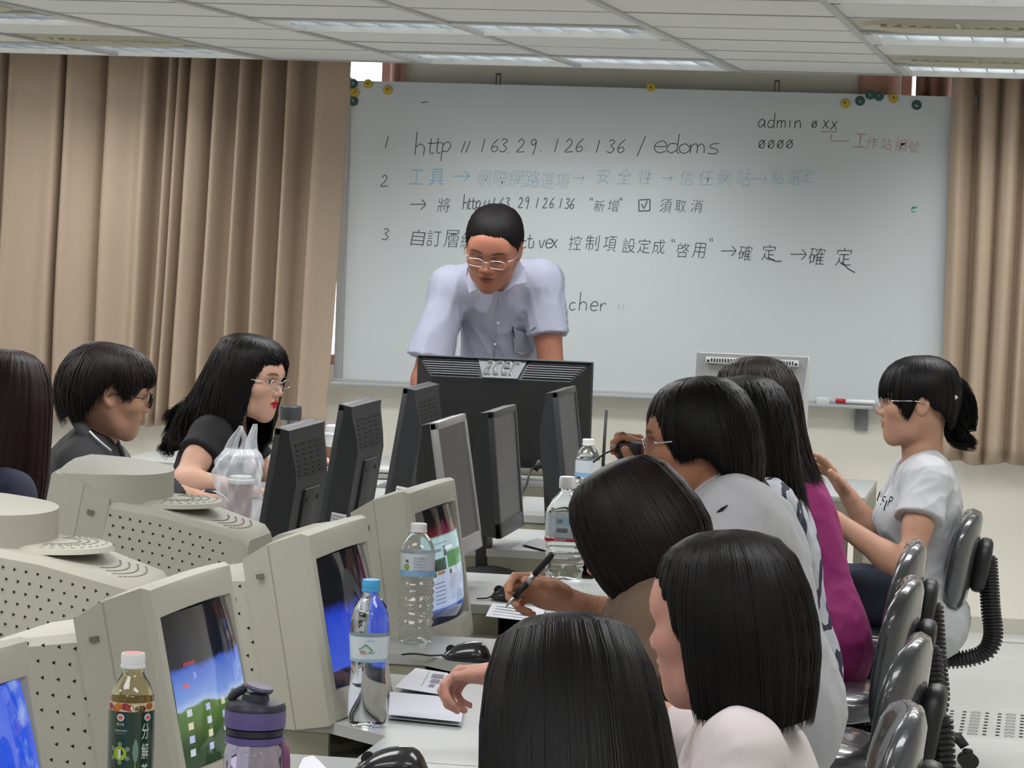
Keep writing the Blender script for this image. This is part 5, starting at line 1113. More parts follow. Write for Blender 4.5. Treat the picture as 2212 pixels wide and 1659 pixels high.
# ---- D2: patterned shirt
m = mat('patterned_cloth', 'a9adb5', .8); nt = m.node_tree; tc = nt.nodes.new('ShaderNodeTexCoord'); nz = nt.nodes.new('ShaderNodeTexWave'); nz.inputs['Scale'].default_value = 9; nz.inputs['Distortion'].default_value = 9; nz.inputs['Detail'].default_value = 2; nt.links.new(tc.outputs['Object'], nz.inputs['Vector']); rp = nt.nodes.new('ShaderNodeValToRGB'); rp.color_ramp.interpolation = 'CONSTANT'; rp.color_ramp.elements[0].color = (*lin('20263a'), 1); rp.color_ramp.elements[1].position = .34; rp.color_ramp.elements[1].color = (*lin('b2b6bf'), 1); nt.links.new(nz.outputs[0], rp.inputs[0]); nt.links.new(rp.outputs[0], nt.nodes['Principled BSDF'].inputs['Base Color'])
H = Frame(P(1598, 932, 6.7), dc(-.95, .25, -.12), dc(.12, 0, 1), 1.0)
N = P(1632, 1056, 6.72); Hp = P(1690, 1480, 6.7); SL = P(1655, 1108, 6.55); SR = P(1635, 1102, 6.88)
t, c = sitter('person in a grey shirt with navy leaf print, shaggy black hair, behind the white shirt', H, N, Hp, dc(-1, .1, .1), SL, SR, ((P(1610, 1290, 6.45), P(1480, 1285, 6.5)), (P(1590, 1290, 7.0), P(1470, 1200, 7.0))), 'b08870', '8a5048', 'shirt', m, sl=.8, o=.018, legf=(-1, 0, 0), back=lambda F_: F_.cone(P(1645, 1220, 6.7), P(1696, 1470, 6.7), .092, .105, .08))
gD2 = sym({0: [(0, .126), (.42, .122), (.8, .10), (1.0, .05), (1.03, .02)], 40: [(0, .126), (.42, .121), (.84, .098), (1.08, .04), (1.12, -.03), (1.12, -.08)], 100: [(0, .126), (.42, .12), (.88, .095), (1.18, .02), (1.22, -.08), (1.2, -.16)], 180: [(0, .126), (.42, .121), (.88, .098), (1.16, .03), (1.2, -.08), (1.34, -.18)]})
hair('hair', H, gD2, m_hair, t, t.location, n=1900, wid=.0018, wave=(.02, 1.2), seed=22, jit=.03, tipvar=.16)
# ---- D: white shirt, glasses, holding a camera
H = Frame(P(1504, 948, 6.0), dc(-1, .10, -.16), dc(.02, .02, 1), .98)
N = P(1560, 1062, 6.05); Hp = P(1654, 1545, 6.0); SL = P(1590, 1120, 5.84); SR = P(1560, 1110, 6.24)
WL = P(1440, 1085, 5.88)
t, c = sitter('person in a plain white shirt and thin glasses holding a small black camera', H, N, Hp, dc(-1, .1, .1), SL, SR, ((P(1560, 1350, 5.75), P(1415, 1335, 5.85)), (P(1500, 1260, 6.3), P(1402, 1040, 6.1))), 'a8755c', '8a5048', 'shirt', mat('white_cotton', 'c0c1c7', .85, bump=.1, bscale=700), fem=False, g=1.05, sl=.95, o=.02, neck=.058, cut=.075, legf=(-1, 0, 0), hs=.0026,
    back=lambda F_: (F_.cone(P(1598, 1230, 6.0), P(1658, 1540, 6.0), .113, .125, .1), F_.ell(P(1664, 1570, 6.0), (.125, .16, .16), None, .06)), hands=[(P(1402, 1040, 6.1), dc(-.25, -.1, 1), dc(-1, .1, 0), fist, TH, dict(side=-1))])
gD = sym({0: [(0, .128), (.42, .124), (.82, .104), (1.06, .066), (1.12, .035)], 40: [(0, .128), (.42, .123), (.86, .10), (1.08, .05), (1.10, .015)], 66: [(0, .128), (.42, .122), (.88, .098), (1.12, .04), (1.12, -.01), (1.08, -.04)], 90: [(0, .128), (.42, .122), (.92, .096), (1.2, .03), (1.24, -.015), (1.18, -.035)], 125: [(0, .128), (.42, .122), (.92, .096), (1.24, .025), (1.28, -.06), (1.12, -.11)], 180: [(0, .128), (.42, .123), (.90, .098), (1.22, .03), (1.26, -.06), (1.08, -.13)]})
hair('hair', H, gD, m_hair, t, t.location, n=3200, wid=.0016, seed=23, jit=.025, tipvar=.13)
glasses(t, H, m_wire, m_lens, rim=.0011, fwd=.108)
b0 = np.array(t.location)
tube('placket_mark', [surf(c, 1549, 1107, .002), surf(c, 1560, 1101, .002), surf(c, 1572, 1092, .002)], [.001, .0035, .001], mat('tee_print', '1c1f2a', .8), c)
q = P(1360, 978, 6.08); cm = thing('compact_camera', q-np.array([0, 0, .02]), 'small black camera held in front of the face with thin glasses', 'camera', YAW)
box('camera_body', (0, 0, .02), (.046, .075, .045), m_dk, cm, .004); box('viewfinder_window', (-.006, -.0385, .028), (.012, .002, .008), m_glass, cm); tube('wrist_strap', [(-.02, -.02, .03), (-.05, -.03, .02), (-.075, -.03, .0)], .002, m_dk, cm, 6, sp=4)
# ---- C: brown blouse, writing
H = Frame(P(1366, 1150, 5.35), dc(-.85, .38, -.55), dc(-.28, .1, 1), .99)
N = P(1418, 1262, 5.42); Hp = P(1560, 1720, 5.35); SL = P(1420, 1350, 5.2); SR = P(1395, 1335, 5.58)
WR = P(1232, 1300, 5.62); 
t, c = sitter('person in a brown blouse with thick dark hair bent over, writing with a pen', H, N, Hp, dc(-1, .12, -.1), SL, SR, ((P(1340, 1560, 5.15), P(1230, 1480, 5.2)), (P(1345, 1350, 5.68), WR)), 'bd8b72', '8a5048', 'blouse', mat('brown_cloth', '5e4c3c', .85, bump=.15, bscale=700), sl=.55, o=.018, legf=(-1, 0, 0),
    back=lambda F_: F_.cone(P(1460, 1420, 5.35), P(1560, 1700, 5.35), .115, .13, .1), hands=[(WR, dc(-1, -.05, .32), dc(-.25, -.8, -.5), [[.55, .8, .35], [.75, 1.1, .7], [1.0, 1.3, .8], [1.1, 1.3, .8]], [(.75, .45, .45), (.95, .1, .35), (.95, 0, .15)], dict(side=-1, s=1.0))])
gC = sym({0: [(0, .13), (.42, .127), (.85, .108), (1.1, .06), (1.12, .0), (1.0, -.04)], 40: [(0, .13), (.42, .126), (.88, .105), (1.14, .05), (1.2, -.04), (1.05, -.10)], 90: [(0, .13), (.42, .126), (.95, .10), (1.28, .03), (1.36, -.05), (1.16, -.12)], 135: [(0, .13), (.42, .126), (.95, .10), (1.28, .02), (1.34, -.05), (1.08, -.12)], 180: [(0, .13), (.42, .126), (.95, .10), (1.24, .02), (1.26, -.05), (.98, -.12)]})
hair('hair', H, gC, m_hair_b, t, t.location, n=3800, wid=.0014, seed=24, jit=.012, tipvar=.06, wave=(.01, .8))
pn = P(1194, 1196, 5.50); pe = P(1092, 1312, 5.56); q = P(1150, 1250, 5.53)
pen = thing('pen', pn, 'black and silver pen held in the writing hand above the mouse', 'pen'); ax = (pe-pn)
tube('barrel', [ax*.0, ax*.04, ax*.38], [.004, .006, .006], m_dk, pen, 10); tube('silver_section', [ax*.38, ax*.55], .0055, m_wire, pen, 10); tube('grip', [ax*.55, ax*.8], [.0062, .0058], m_dk, pen, 10); tube('tip', [ax*.8, ax*.97, ax*1.0], [.005, .0018, .0006], m_wire, pen, 10)
# ---- B: bob hair, white blouse
H = Frame(P(1562, 1340, 4.42), dc(-.86, .48, -.12), dc(-.04, .02, 1), 1.08)
N = P(1590, 1545, 4.45); Hp = P(1640, 2200, 4.5); SL = P(1600, 1640, 4.28); SR = P(1600, 1630, 4.62); WR = P(1096, 1456, 4.60)
t, c = sitter('person with a glossy straight black bob and white blouse, face turned left', H, N, Hp, dc(-1, .2, .05), SL, SR, ((P(1520, 1900, 4.2), P(1350, 1700, 4.30)), (P(1385, 1545, 4.74), WR)), 'b9897a', 'a0625c', 'blouse', mat('blouse_white', 'c2bbbb', .8, bump=.1, bscale=600), sl=.6, o=.016, legf=(-1, 0, 0), hs=.0022, eyes='down', cut=.085, hands=[(WR, dc(-1, .05, -.05), dc(-.25, -.45, -1), [[.8, 1.0, .5], [.9, 1.1, .6], [1.0, 1.1, .6], [1.0, 1.1, .6]], TH, dict(side=-1, s=.85))])
gB = {0: [(0, .125), (.42, .121), (.80, .10), (.97, .075), (1.0, .062)], 32: [(0, .125), (.42, .121), (.84, .10), (1.0, .07), (1.02, .055)], 52: [(0, .125), (.42, .121), (.86, .098), (1.04, .055), (1.05, .035)], 66: [(0, .125), (.42, .121), (.88, .097), (1.08, .04), (1.08, .0), (1.06, -.02)], 80: [(0, .125), (.42, .12), (.9, .096), (1.16, .03), (1.2, -.05), (1.16, -.125)], 130: [(0, .125), (.42, .12), (.92, .096), (1.24, .02), (1.3, -.06), (1.14, -.145)], 180: [(0, .125), (.42, .12), (.92, .096), (1.22, .02), (1.26, -.06), (1.08, -.14)], 230: [(0, .125), (.42, .12), (.92, .096), (1.2, .02), (1.24, -.06), (1.12, -.14)], 285: [(0, .125), (.42, .12), (.9, .096), (1.12, .03), (1.15, -.05), (1.08, -.13)], 315: [(0, .125), (.42, .121), (.86, .10), (1.06, .055), (1.08, .0), (1.05, -.04)], 335: [(0, .125), (.42, .121), (.84, .10), (1.02, .068), (1.04, .04), (1.02, .02)]}
hair('hair', H, gB, m_hair, t, t.location, n=5200, wid=.0012, seed=25, jit=.006, tipvar=.05)
b0 = np.array(t.location); ep = H(.004, .088, -.045)-b0; tube('earring', [ep, ep-np.array([0, 0, .012]), ep-np.array([0, 0, .024])], [.002, .004, .0025], mat('earring_metal', 'c8b890', .25, metal=.9), t)
# ---- A: long black hair, nearest
H = Frame(P(1212, 1556, 3.6), dc(-.62, .75, -.35), dc(.0, .30, 1), 1.02)
N = P(1230, 1800, 3.58); Hp = P(1330, 2600, 3.6); SL = P(1110, 1860, 3.5); SR = P(1330, 1870, 3.7)
t, c = sitter('person with long straight black hair seen from behind, nearest the viewer', H, N, Hp, dc(-.8, .5, .05), SL, SR, ((P(1130, 2060, 3.5), P(1000, 1895, 3.78)), (P(1340, 2010, 3.95), P(1190, 1800, 4.08))), 'b98870', '8a5048', 'blouse', mat('dark_blouse', '1d1b20', .8), sl=.9, o=.016, legf=(-1, 0, 0))
gA = sym({0: [(0, .125), (.42, .121), (.84, .10), (1.05, .05), (1.08, -.05), (1.0, -.12)], 50: [(0, .122), (.42, .120), (.88, .10), (1.12, .03), (1.2, -.08), (1.22, -.20), (1.2, -.34)], 110: [(0, .122), (.42, .12), (.95, .097), (1.28, .02), (1.46, -.08), (1.55, -.20), (1.55, -.36)], 180: [(0, .120), (.42, .119), (.94, .098), (1.22, .02), (1.36, -.08), (1.42, -.20), (1.42, -.38)]})
hair('hair', H, gA, m_hair, t, t.location, n=5800, wid=.0012, seed=26, jit=.006, crown=(-.0, .012), tipvar=.05)
# ---- G: long reddish hair, left edge
H = Frame(P(22, 872, 7.05), dc(.5, .87, -.12), dc(0, 0, 1), 1.02)
N = P(12, 1010, 7.08); Hp = P(-30, 1420, 7.1); SL = P(10, 1065, 7.25); SR = P(20, 1075, 6.9)
t, c = sitter('person with long straight reddish brown hair at the left picture edge', H, N, Hp, dc(1, 0, 0), SL, SR, ((P(60, 1230, 7.4), P(150, 1140, 7.4)), (P(50, 1270, 6.8), P(160, 1200, 6.8))), 'c09a86', '8a5048', 'blouse', mat('navy_blouse', '20203a', .8), sl=.9, legf=(1, 0, 0))
gG = sym({0: [(0, .126), (.42, .122), (.82, .10), (1.12, .06), (1.26, .0), (1.3, -.08), (1.25, -.20)], 35: [(0, .126), (.42, .122), (.84, .10), (1.10, .05), (1.2, -.05), (1.2, -.16), (1.1, -.28)], 90: [(0, .126), (.42, .12), (.9, .096), (1.2, .02), (1.3, -.10), (1.35, -.22), (1.3, -.34)], 180: [(0, .126), (.42, .12), (.9, .096), (1.2, .02), (1.26, -.10), (1.3, -.22), (1.3, -.36)]})
hair('hair', H, gG, m_hair_r, t, t.location, n=2400, wid=.0017, seed=27, jit=.008)
# ---- H: boy with black glasses
H = Frame(P(238, 846, 7.9), dc(1, .24, -.20), dc(.10, 0, 1), 1.0)
N = P(205, 955, 7.95); Hp = P(120, 1330, 8.0); SL = P(200, 1010, 8.15); SR = P(180, 1010, 7.75); WR = P(392, 1068, 7.78)
t, c = sitter('person with tousled dark hair, thick black glasses and a black jacket', H, N, Hp, dc(1, 0, -.05), SL, SR, ((P(240, 1130, 8.3), P(292, 1072, 8.3)), (P(255, 1150, 7.65), WR)), 'a57d66', '8a5046', 'jacket', mat('black_jacket', '1b1c1f', .75, bump=.1, bscale=500), fem=False, sl=1.93, g=1.0, o=.02, neck=.052, cut=.062, legf=(1, 0, 0), hs=.0024, mouth=True, hands=[(WR, dc(1, .0, -.10), DN, flat_hand, TH, dict(side=-1, s=.98))])
gH = sym({0: [(0, .128), (.42, .126), (.86, .112), (1.16, .08), (1.24, .05), (1.18, .034)], 40: [(0, .128), (.42, .126), (.9, .108), (1.18, .07), (1.2, .04), (1.12, .03)], 62: [(0, .128), (.42, .125), (.95, .10), (1.18, .055), (1.14, .02), (1.06, -.01)], 88: [(0, .128), (.42, .125), (.98, .10), (1.18, .06), (1.14, .04), (1.08, .028)], 125: [(0, .128), (.42, .125), (1.0, .10), (1.36, .03), (1.36, -.03), (1.12, -.075)], 180: [(0, .128), (.42, .125), (1.0, .10), (1.36, .03), (1.34, -.04), (1.06, -.10)]})
hair('hair', H, gH, m_hair_b, t, t.location, n=3200, wid=.0017, seed=28, jit=.05, tipvar=.16, wave=(.05, 1.1))
glasses(t, H, m_blk, m_lens, w=.026, hh=.018, rim=.0030, fwd=.109, up=.0)
b0 = np.array(t.location); bm = bmesh.new()
o = tube('jacket_collar', [P(158, 898, 7.92)-b0, P(176, 925, 7.82)-b0, P(206, 958, 7.76)-b0, P(240, 990, 7.78)-b0], [.014, .016, .016, .012], mat('black_jacket', '1b1c1f', .75), t, 10, sp=4)
tube('white_piping', [P(194, 932, 7.76)-b0, P(214, 952, 7.73)-b0, P(240, 974, 7.74)-b0], .0028, mat('piping_white', 'b8bcc2', .7), t, 6, sp=4)
# ---- I: woman with wavy hair and glasses
H = Frame(P(541, 815, 8.7), dc(.86, -.42, -.14), dc(.08, 0, 1), 1.0)
N = P(492, 905, 8.8); Hp = P(390, 1290, 8.9); SL = P(520, 950, 9.0); SR = P(455, 945, 8.62); WL = P(668, 985, 9.15); WR = P(478, 1045, 8.45)
t, c = sitter('person with long wavy black hair, silver glasses, red lips and a black top', H, N, Hp, dc(.9, -.2, -.1), SL, SR, ((P(585, 1060, 9.05), WL), (P(395, 1040, 8.5), WR)), 'bd9682', 'a81c28', 'top', mat('black_top', '141417', .8), sl=.42, legf=(1, 0, 0), hs=.0022, lipw=.022, hands=[(WL, dc(.9, -.1, -.28), dc(.1, -.1, -1), flat_hand, TH, dict(side=1, s=.95)), (WR, dc(1, .1, -.1), DN, flat_hand, TH, dict(side=-1, s=.9))])
gI = {0: [(0, .126), (.42, .122), (.82, .104), (1.02, .078), (1.04, .058), (1.03, .048)], 24: [(0, .126), (.42, .123), (.86, .108), (1.12, .075), (1.16, .045), (1.12, .03)], 45: [(0, .126), (.42, .122), (.86, .104), (1.14, .05), (1.18, -.02), (1.12, -.07), (1.12, -.12)], 75: [(0, .126), (.42, .122), (.9, .1), (1.2, .04), (1.28, -.06), (1.35, -.14), (1.3, -.22)], 130: [(0, .126), (.42, .122), (.95, .1), (1.3, .02), (1.5, -.08), (1.7, -.16), (1.8, -.25)], 180: [(0, .126), (.42, .122), (.95, .1), (1.3, .02), (1.6, -.08), (2.0, -.14), (2.3, -.2)], 230: [(0, .126), (.42, .122), (.95, .1), (1.3, .02), (1.6, -.08), (2.0, -.15), (2.1, -.23)], 280: [(0, .126), (.42, .122), (.92, .1), (1.2, .04), (1.24, -.06), (1.3, -.14), (1.3, -.2)], 298: [(0, .126), (.42, .122), (.9, .103), (1.12, .05), (1.14, -.03), (1.16, -.10), (1.2, -.15)], 308: [(0, .126), (.42, .122), (.86, .104), (1.06, .06), (1.08, .03), (1.07, .01)], 322: [(0, .126), (.42, .122), (.86, .104), (1.04, .07), (1.06, .05), (1.06, .04)], 342: [(0, .126), (.42, .122), (.84, .104), (1.03, .078), (1.06, .062), (1.05, .052)]}
hair('hair', H, gI, m_hair, t, t.location, n=3300, wid=.0017, wave=(.07, 2.2), seed=29, jit=.014, tipvar=.12)
b0 = np.array(t.location)
lock('long_lock', [[(P(455, 830, 8.8)-b0, .03), (P(430, 880, 8.8)-b0, .035), (P(395, 930, 8.8)-b0, .03), (P(365, 965, 8.8)-b0, .018), (P(345, 985, 8.8)-b0, .008)], [(P(470, 800, 8.85)-b0, .03), (P(440, 850, 8.9)-b0, .03), (P(400, 890, 8.9)-b0, .022), (P(350, 915, 8.9)-b0, .008)], [(P(590, 860, 8.9)-b0, .02), (P(580, 900, 8.85)-b0, .022), (P(572, 940, 8.8)-b0, .012), (P(578, 965, 8.8)-b0, .005)]], m_hair, t, t.location, 240, curl=(.018, 2.4))
glasses(t, H, m_wire, m_lens, w=.0245, hh=.012, rim=.0014, fwd=.106)
for nm, p, lb in (('H', (-2.56, 7.72, 0), 'black swivel chair under the person with thick black glasses'), ('G', (-2.52, 6.9, 0), 'black swivel chair under the reddish brown haired person at the left edge'), ('I', (-2.62, 8.75, 0), 'black swivel chair under the wavy haired person in the black top')): chair(p, 0, lb)
# ------------------------------------------------------------------ bottles, cups, papers, mice
m_pet = mat('pet_clear', 'f4f8f8', .04, trans=1., ior=1.10, coat=1., spec=.6); m_water = mat('pet_with_water', 'eef4f6', .03, trans=1., ior=1.33, coat=.6); m_capw = mat('cap_white', 'dcdedd', .4)
def at_desk(px, d, z=.72): p = P(px, 407+.0342*px+.74*F_PX/d, d); return np.array([p[0], p[1], z])
def ribs(n, amp, z0, z1, R=.033):
    def md(r, z, a):
        if z0 < z < z1: r = r*(1+amp*math.sin((z-z0)/(z1-z0)*n*2*PI+.6*math.sin(a*3)))
        return r, z
    return md
def bottle(name, loc, label, prof, mb, mcap, cap_r, cap_z, cap_h, lab=None, mod=None, rot=0., n=48):
    t = thing(name, loc, label, 'bottle', rot); lathe('bottle_wall', prof, mb, t, n, mod=mod)
    bm = bmesh.new(); add_lathe(bm, [(.0001, cap_z), (cap_r, cap_z), (cap_r, cap_z+cap_h*.18), (cap_r*.96, cap_z+cap_h*.2), (cap_r*.97, cap_z+cap_h*.9), (cap_r*.9, cap_z+cap_h), (.0001, cap_z+cap_h)], 36, mod=lambda r, z, a: (r*(1+.012*(math.cos(a*36*.5) > 0)), z)); bmesh.ops.remove_doubles(bm, verts=bm.verts, dist=1e-6); bm_obj('cap', bm, mcap, t, 'auto')
    return t
def wrap(t, name, r, z0, z1, m, a0=0., a1=2*PI, n=48, r2=None, off=.0006):
    V, Fc = [], []; r2 = r2 or r
    for i in range(n+1):
        a = a0+(a1-a0)*i/n; V += [((r+off)*math.cos(a), (r+off)*math.sin(a), z0), ((r2+off)*math.cos(a), (r2+off)*math.sin(a), z1)]
    for i in range(n): Fc.append((2*i, 2*i+2, 2*i+3, 2*i+1))
    return mesh_obj(name, V, Fc, m, t, True)
def decal_disc(t, name, R, a, z, rx, rz, m, off=.0012, n=20):
    V = [((R+off)*math.cos(a+rx*math.cos(q)/R), (R+off)*math.sin(a+rx*math.cos(q)/R), z+rz*math.sin(q)) for q in np.linspace(0, 2*PI, n, endpoint=False)]; return mesh_obj(name, V, [tuple(range(n))], m, t)
def decal_text(t, name, s, R, a, z, w_, h_, m, off=.0014):
    return text_mesh(name, s, m, t, fit=(w_, h_), xf=lambda p: ((R+off)*math.cos(a+(p[0]-w_/2)/R), (R+off)*math.sin(a+(p[0]-w_/2)/R), z+p[1]))
CA = -PI/2-0.0                                                 # the side that faces back along the room
# green tea bottle
loc = at_desk(281, 3.75)+np.array([0, 0, .0765]); R = .0315
pf = [(.0001, -.083), (.026, -.084), (.031, -.078), (R, -.06), (R, .02), (R-.001, .06), (R-.0018, .10), (R, .150), (.0300, .166), (.025, .180), (.0175, .192), (.0155, .197), (.0155, .203)]
t = bottle('tea_bottle', loc, 'green labelled tea bottle with a white cap at the lower left', pf, mat('pet_tea', 'e8dcb0', .03, trans=1., ior=1.25, coat=1.), m_capw, .0170, .2035, .0205, rot=.32)
t.scale = (.91, .91, .91); lathe('cap_top_print', [(.0001, .2242), (.014, .2242), (.0145, .2238)], mat('cap_print_pink', 'd98f92', .5), t, 30, cap=False)
m_gl = mat('label_green', '16382a', .3, coat=.5); wrap(t, 'label', R, .012, .146, m_gl); wrap(t, 'fruit_band', R-.0002, .146, .158, mat('label_fruit_base', 'c9b691', .4), r2=R-.0012)
for i, (cc, da) in enumerate((('a8632a', -.75), ('8c2f3a', -.30), ('d9d2bd', .12), ('64202c', .42), ('9a5a2a', .85), ('8c2f3a', -1.15), ('5a6b2a', .30), ('c27a35', -.62), ('a83a3a', -.12))): decal_disc(t, 'fruit_print', R-.0006, CA+da, .1515+.0015*((i*5) % 3-1), .0062, .0048, mat('fruit_'+cc, cc, .4))
m_gw = mat('label_white', 'd2dcd4', .5); m_gr = mat('label_pink', 'c8606c', .5); m_gp = mat('label_pale_green', '6f8f7c', .5); m_lime = mat('label_lime', 'a3b81f', .5)
for da in (-.50, .72): decal_disc(t, 'round_emblem', R, CA+da, .138, .0055, .005, m_gw); decal_disc(t, 'emblem_print', R, CA+da, .138, .0036, .003, m_gr, .0018)
decal_text(t, 'label_lettering', '愛之味', R, CA-.50, .1265, .011, .004, m_gw); decal_text(t, 'label_lettering', '健康油切綠茶', R, CA-.48, .1185, .018, .0025, m_gw); decal_text(t, 'label_lettering', '健康輕鬆喝', R, CA-.48, .1145, .014, .0022, m_gp)
decal_disc(t, 'lime_seal', R, CA-.50, .088, .0095, .0100, m_lime)
for k in range(6): a = PI/2+PI*k/3; decal_disc(t, 'seal_petal', R, CA-.50+.0125*math.cos(a)/R, .088+.0128*math.sin(a), .0032, .0034, m_gp)
decal_text(t, 'label_lettering', '1', R, CA-.50, .081, .004, .013, m_gw, .002)
V = [((R+.0014)*math.cos(CA+.18+q[0]/R), (R+.0014)*math.sin(CA+.18+q[0]/R), .09+q[1]) for q in ((0, .02), (.0035, .010), (.0042, 0), (.003, -.009), (0, -.016), (-.003, -.009), (-.0042, 0), (-.0035, .010))]; mesh_obj('leaf_print', V, [tuple(range(8))], m_gp, t)
wrap(t, 'leaf_stem', R, .02, .074, m_lime, CA+.165, CA+.195, 2, off=.0013)
for k, ch in enumerate('分解茶'): decal_text(t, 'label_lettering', ch, R, CA+.62, .108-.028*k, .011, .022, m_gw)
# blue capped water bottle
loc = at_desk(797, 4.86); R = .0325
pf = [(.0001, .006), (.012, .004), (.024, .0), (.030, .005), (R, .018), (.0315, .05), (.0288, .085), (.0290, .110), (.0318, .135), (.0322, .150), (.0325, .165), (.031, .180), (.0265, .197), (.019, .210), (.0140, .216), (.0135, .222)]
t = bottle('water_bottle', loc, 'blue capped water bottle standing beside the open booklet', pf, m_water, mat('cap_blue', '3d93c4', .4), .0155, .2215, .0195, mod=lambda r, z, a: (r*(1+(.025*math.sin(5*a+z*40) if z < .1 or .165 < z < .21 else 0)), z))
wrap(t, 'label', .0298, .108, .150, mat('label_white_film', 'c6d2da', .3, coat=.6), r2=.0328, off=.0008)
wrap(t, 'label_band', .0298, .1085, .113, mat('label_sky', '8fb3cf', .4), r2=.0302, off=.0016)
m_dg = mat('print_green', '3f8f5c', .5); m_rd = mat('print_red', 'b8443c', .5)
def poly_decal(t, name, pts, R, a, m, off=.0022): return mesh_obj(name, [((R+off)*math.cos(a+p[0]/R), (R+off)*math.sin(a+p[0]/R), p[1]) for p in pts], [tuple(range(len(pts)))], m, t)
for s in (((-.006, .132), (.002, .139), (.002, .1365), (-.004, .131)), ((.002, .139), (.014, .1285), (.0125, .127), (.002, .1365)), ((-.010, .130), (-.006, .132), (-.005, .1305), (-.009, .1285))): poly_decal(t, 'mountain_print', s, .0312, CA, m_dg)
decal_text(t, 'label_lettering', '愛麗山', .0305, CA-.05, .1215, .012, .0065, m_rd, .002); decal_text(t, 'label_lettering', '礦泉水', .0305, CA+.38, .1225, .011, .004, m_dg, .002); decal_text(t, 'label_lettering', '純淨天然', .0322, CA+.3, .1425, .012, .003, mat('print_blue', '6f9ac4', .5), .002)
# clear ridged bottle
def clear_bottle(px, d, label, R=.033, H=.235, print_=True):
    loc = at_desk(px, d); s = H/.235
    pf = [(.0001, .012), (.015, .010), (.026, .0), (.031, .002), (R, .014), (R*.97, .018)]+[(R, z) for z in np.linspace(.022, .128, 34)]+[(R*1.01, .132), (R*1.01, .180), (R*.95, .190), (.0245, .205), (.017, .213), (.0145, .216), (.0145, .221)]
    pf = [(r, z*s) for r, z in pf]
    t = bottle('water_bottle', loc, label, pf, m_pet, m_capw, .0165, .2185*s, .0165*s, mod=ribs(7, .055, .024*s, .128*s)); wrap(t, 'label', R*1.01, .134*s, .178*s, mat('label_clear_white', 'c3cbd3', .35, coat=.6)); wrap(t, 'label_band', R*1.01, .134*s, .145*s, mat('label_blue', '7fa9cc', .4), off=.0012)
    if print_:
        decal_disc(t, 'print_figure_body', R, CA-.45, .152*s, .0055, .006, mat('print_leaf', '7f9a3e', .5), .0025); decal_disc(t, 'print_figure_head', R, CA-.42, .163*s, .0028, .0035, mat('print_navy', '3c4660', .5), .0026); decal_disc(t, 'print_figure_face', R, CA-.44, .160*s, .002, .002, m_gw, .0028)
        for k in range(5): decal_text(t, 'label_lettering', '悅氏礦泉水天然'[:5+k % 3], R, CA+.35, (.168-.0058*k)*s, .026, .0038, mat('print_grey_blue', '8394b4', .5), .002)
    return t
clear_bottle(901, 5.79, 'clear ridged empty water bottle with a white cap between the beige monitors')
clear_bottle(1268, 8.05, 'small white capped water bottle farthest away, against the black monitor', print_=False)
# large square bottle
loc = at_desk(1222, 6.86); t = thing('square_bottle', loc, 'large square water bottle with a red band beside the dark haired head', 'bottle')
def sqm(r, z, a, q=.36):
    if .006 < z < .185: k = (abs(math.cos(a))**5+abs(math.sin(a))**5)**(-1/5); r = r*(1+(k-1)*.9)
    if .02 < z < .085: r *= 1+.03*math.sin(z*420)
    return r, z
lathe('bottle_wall', [(.0001, .006), (.03, .0), (.041, .004), (.0425, .02)]+[(.0425, z) for z in np.linspace(.022, .088, 22)]+[(.044, .095), (.044, .150), (.043, .165), (.033, .186), (.020, .200), (.0145, .206), (.014, .214)], m_pet, t, 48, mod=sqm)
lathe('cap', [(.0001, .212), (.0185, .212), (.0190, .216), (.0185, .236), (.017, .239), (.0001, .240)], m_capw, t, 32); V, Fc = [], []
def sqwrap(nm, z0, z1, m, R, a0, a1):
    V, Fc = [], []; n = 24
    for i in range(n+1):
        a = a0+(a1-a0)*i/n; r = sqm(R, .1, a)[0]; V += [(r*math.cos(a), r*math.sin(a), z0), (r*math.cos(a), r*math.sin(a), z1)]
    for i in range(n): Fc.append((2*i, 2*i+2, 2*i+3, 2*i+1))
    return mesh_obj(nm, V, Fc, m, t)
sqwrap('red_band', .092, .099, mat('band_red', 'b01f2e', .4), .0458, -PI*.97, -.05); lb = sqwrap('label', .102, .158, mat('label_pale', 'b5bfc6', .4, alpha=.75), .0452, -PI*.95, -.1)
box('label_picture', (.0, -.0458, .138), (.030, .001, .016), mat('print_sky', '8fb7cc', .5), t); box('label_picture_rock', (-.006, -.0464, .139), (.013, .001, .009), mat('print_rock', '6f7f86', .5), t)
for k in range(9): box('barcode_bar', (-.012+.0028*k, -.0464, .118), (.0012 if k % 2 else .0018, .0008, .010), m_ink, t)
decal = text_mesh('band_lettering', '環保減碳瓶', m_capw, t, fit=(.03, .004), xf=lambda p: (p[0]-.02, -.0466, .0935+p[1]))
# purple flask
loc = at_desk(548, 3.82); t = thing('drink_flask', loc, 'purple tinted sports flask with a dark lid at the bottom edge', 'flask'); m_pu = mat('flask_purple', '5f5486', .45); m_pud = mat('flask_lid_dark', '2c2c38', .4)
m_pt = mat('flask_tritan', 'd3cbe6', .05, trans=1., ior=1.12, coat=1.); R = .0395
lathe('flask_wall', [(.0001, .0), (.034, .0), (.0385, .006), (R, .02), (R, .125), (R, .142), (.0375, .152), (.034, .158), (.034, .164)], m_pt, t, 48); lathe('drink', [(.0001, .003), (.0335, .003), (.0378, .01), (.0378, .112), (.0001, .112)], mat('purple_drink', '33297a', .1, trans=.3, ior=1.33), t, 48)
lathe('lid_band_lower', [(.0335, .158), (.0385, .160), (.0385, .168), (.0335, .169)], m_pu, t, 48); lathe('lid_ring', [(.034, .169), (.0375, .170), (.0375, .178), (.034, .179)], m_pud, t, 48); lathe('lid_band_upper', [(.034, .179), (.0395, .180), (.0395, .200), (.0385, .203), (.034, .203)], m_pu, t, 48)
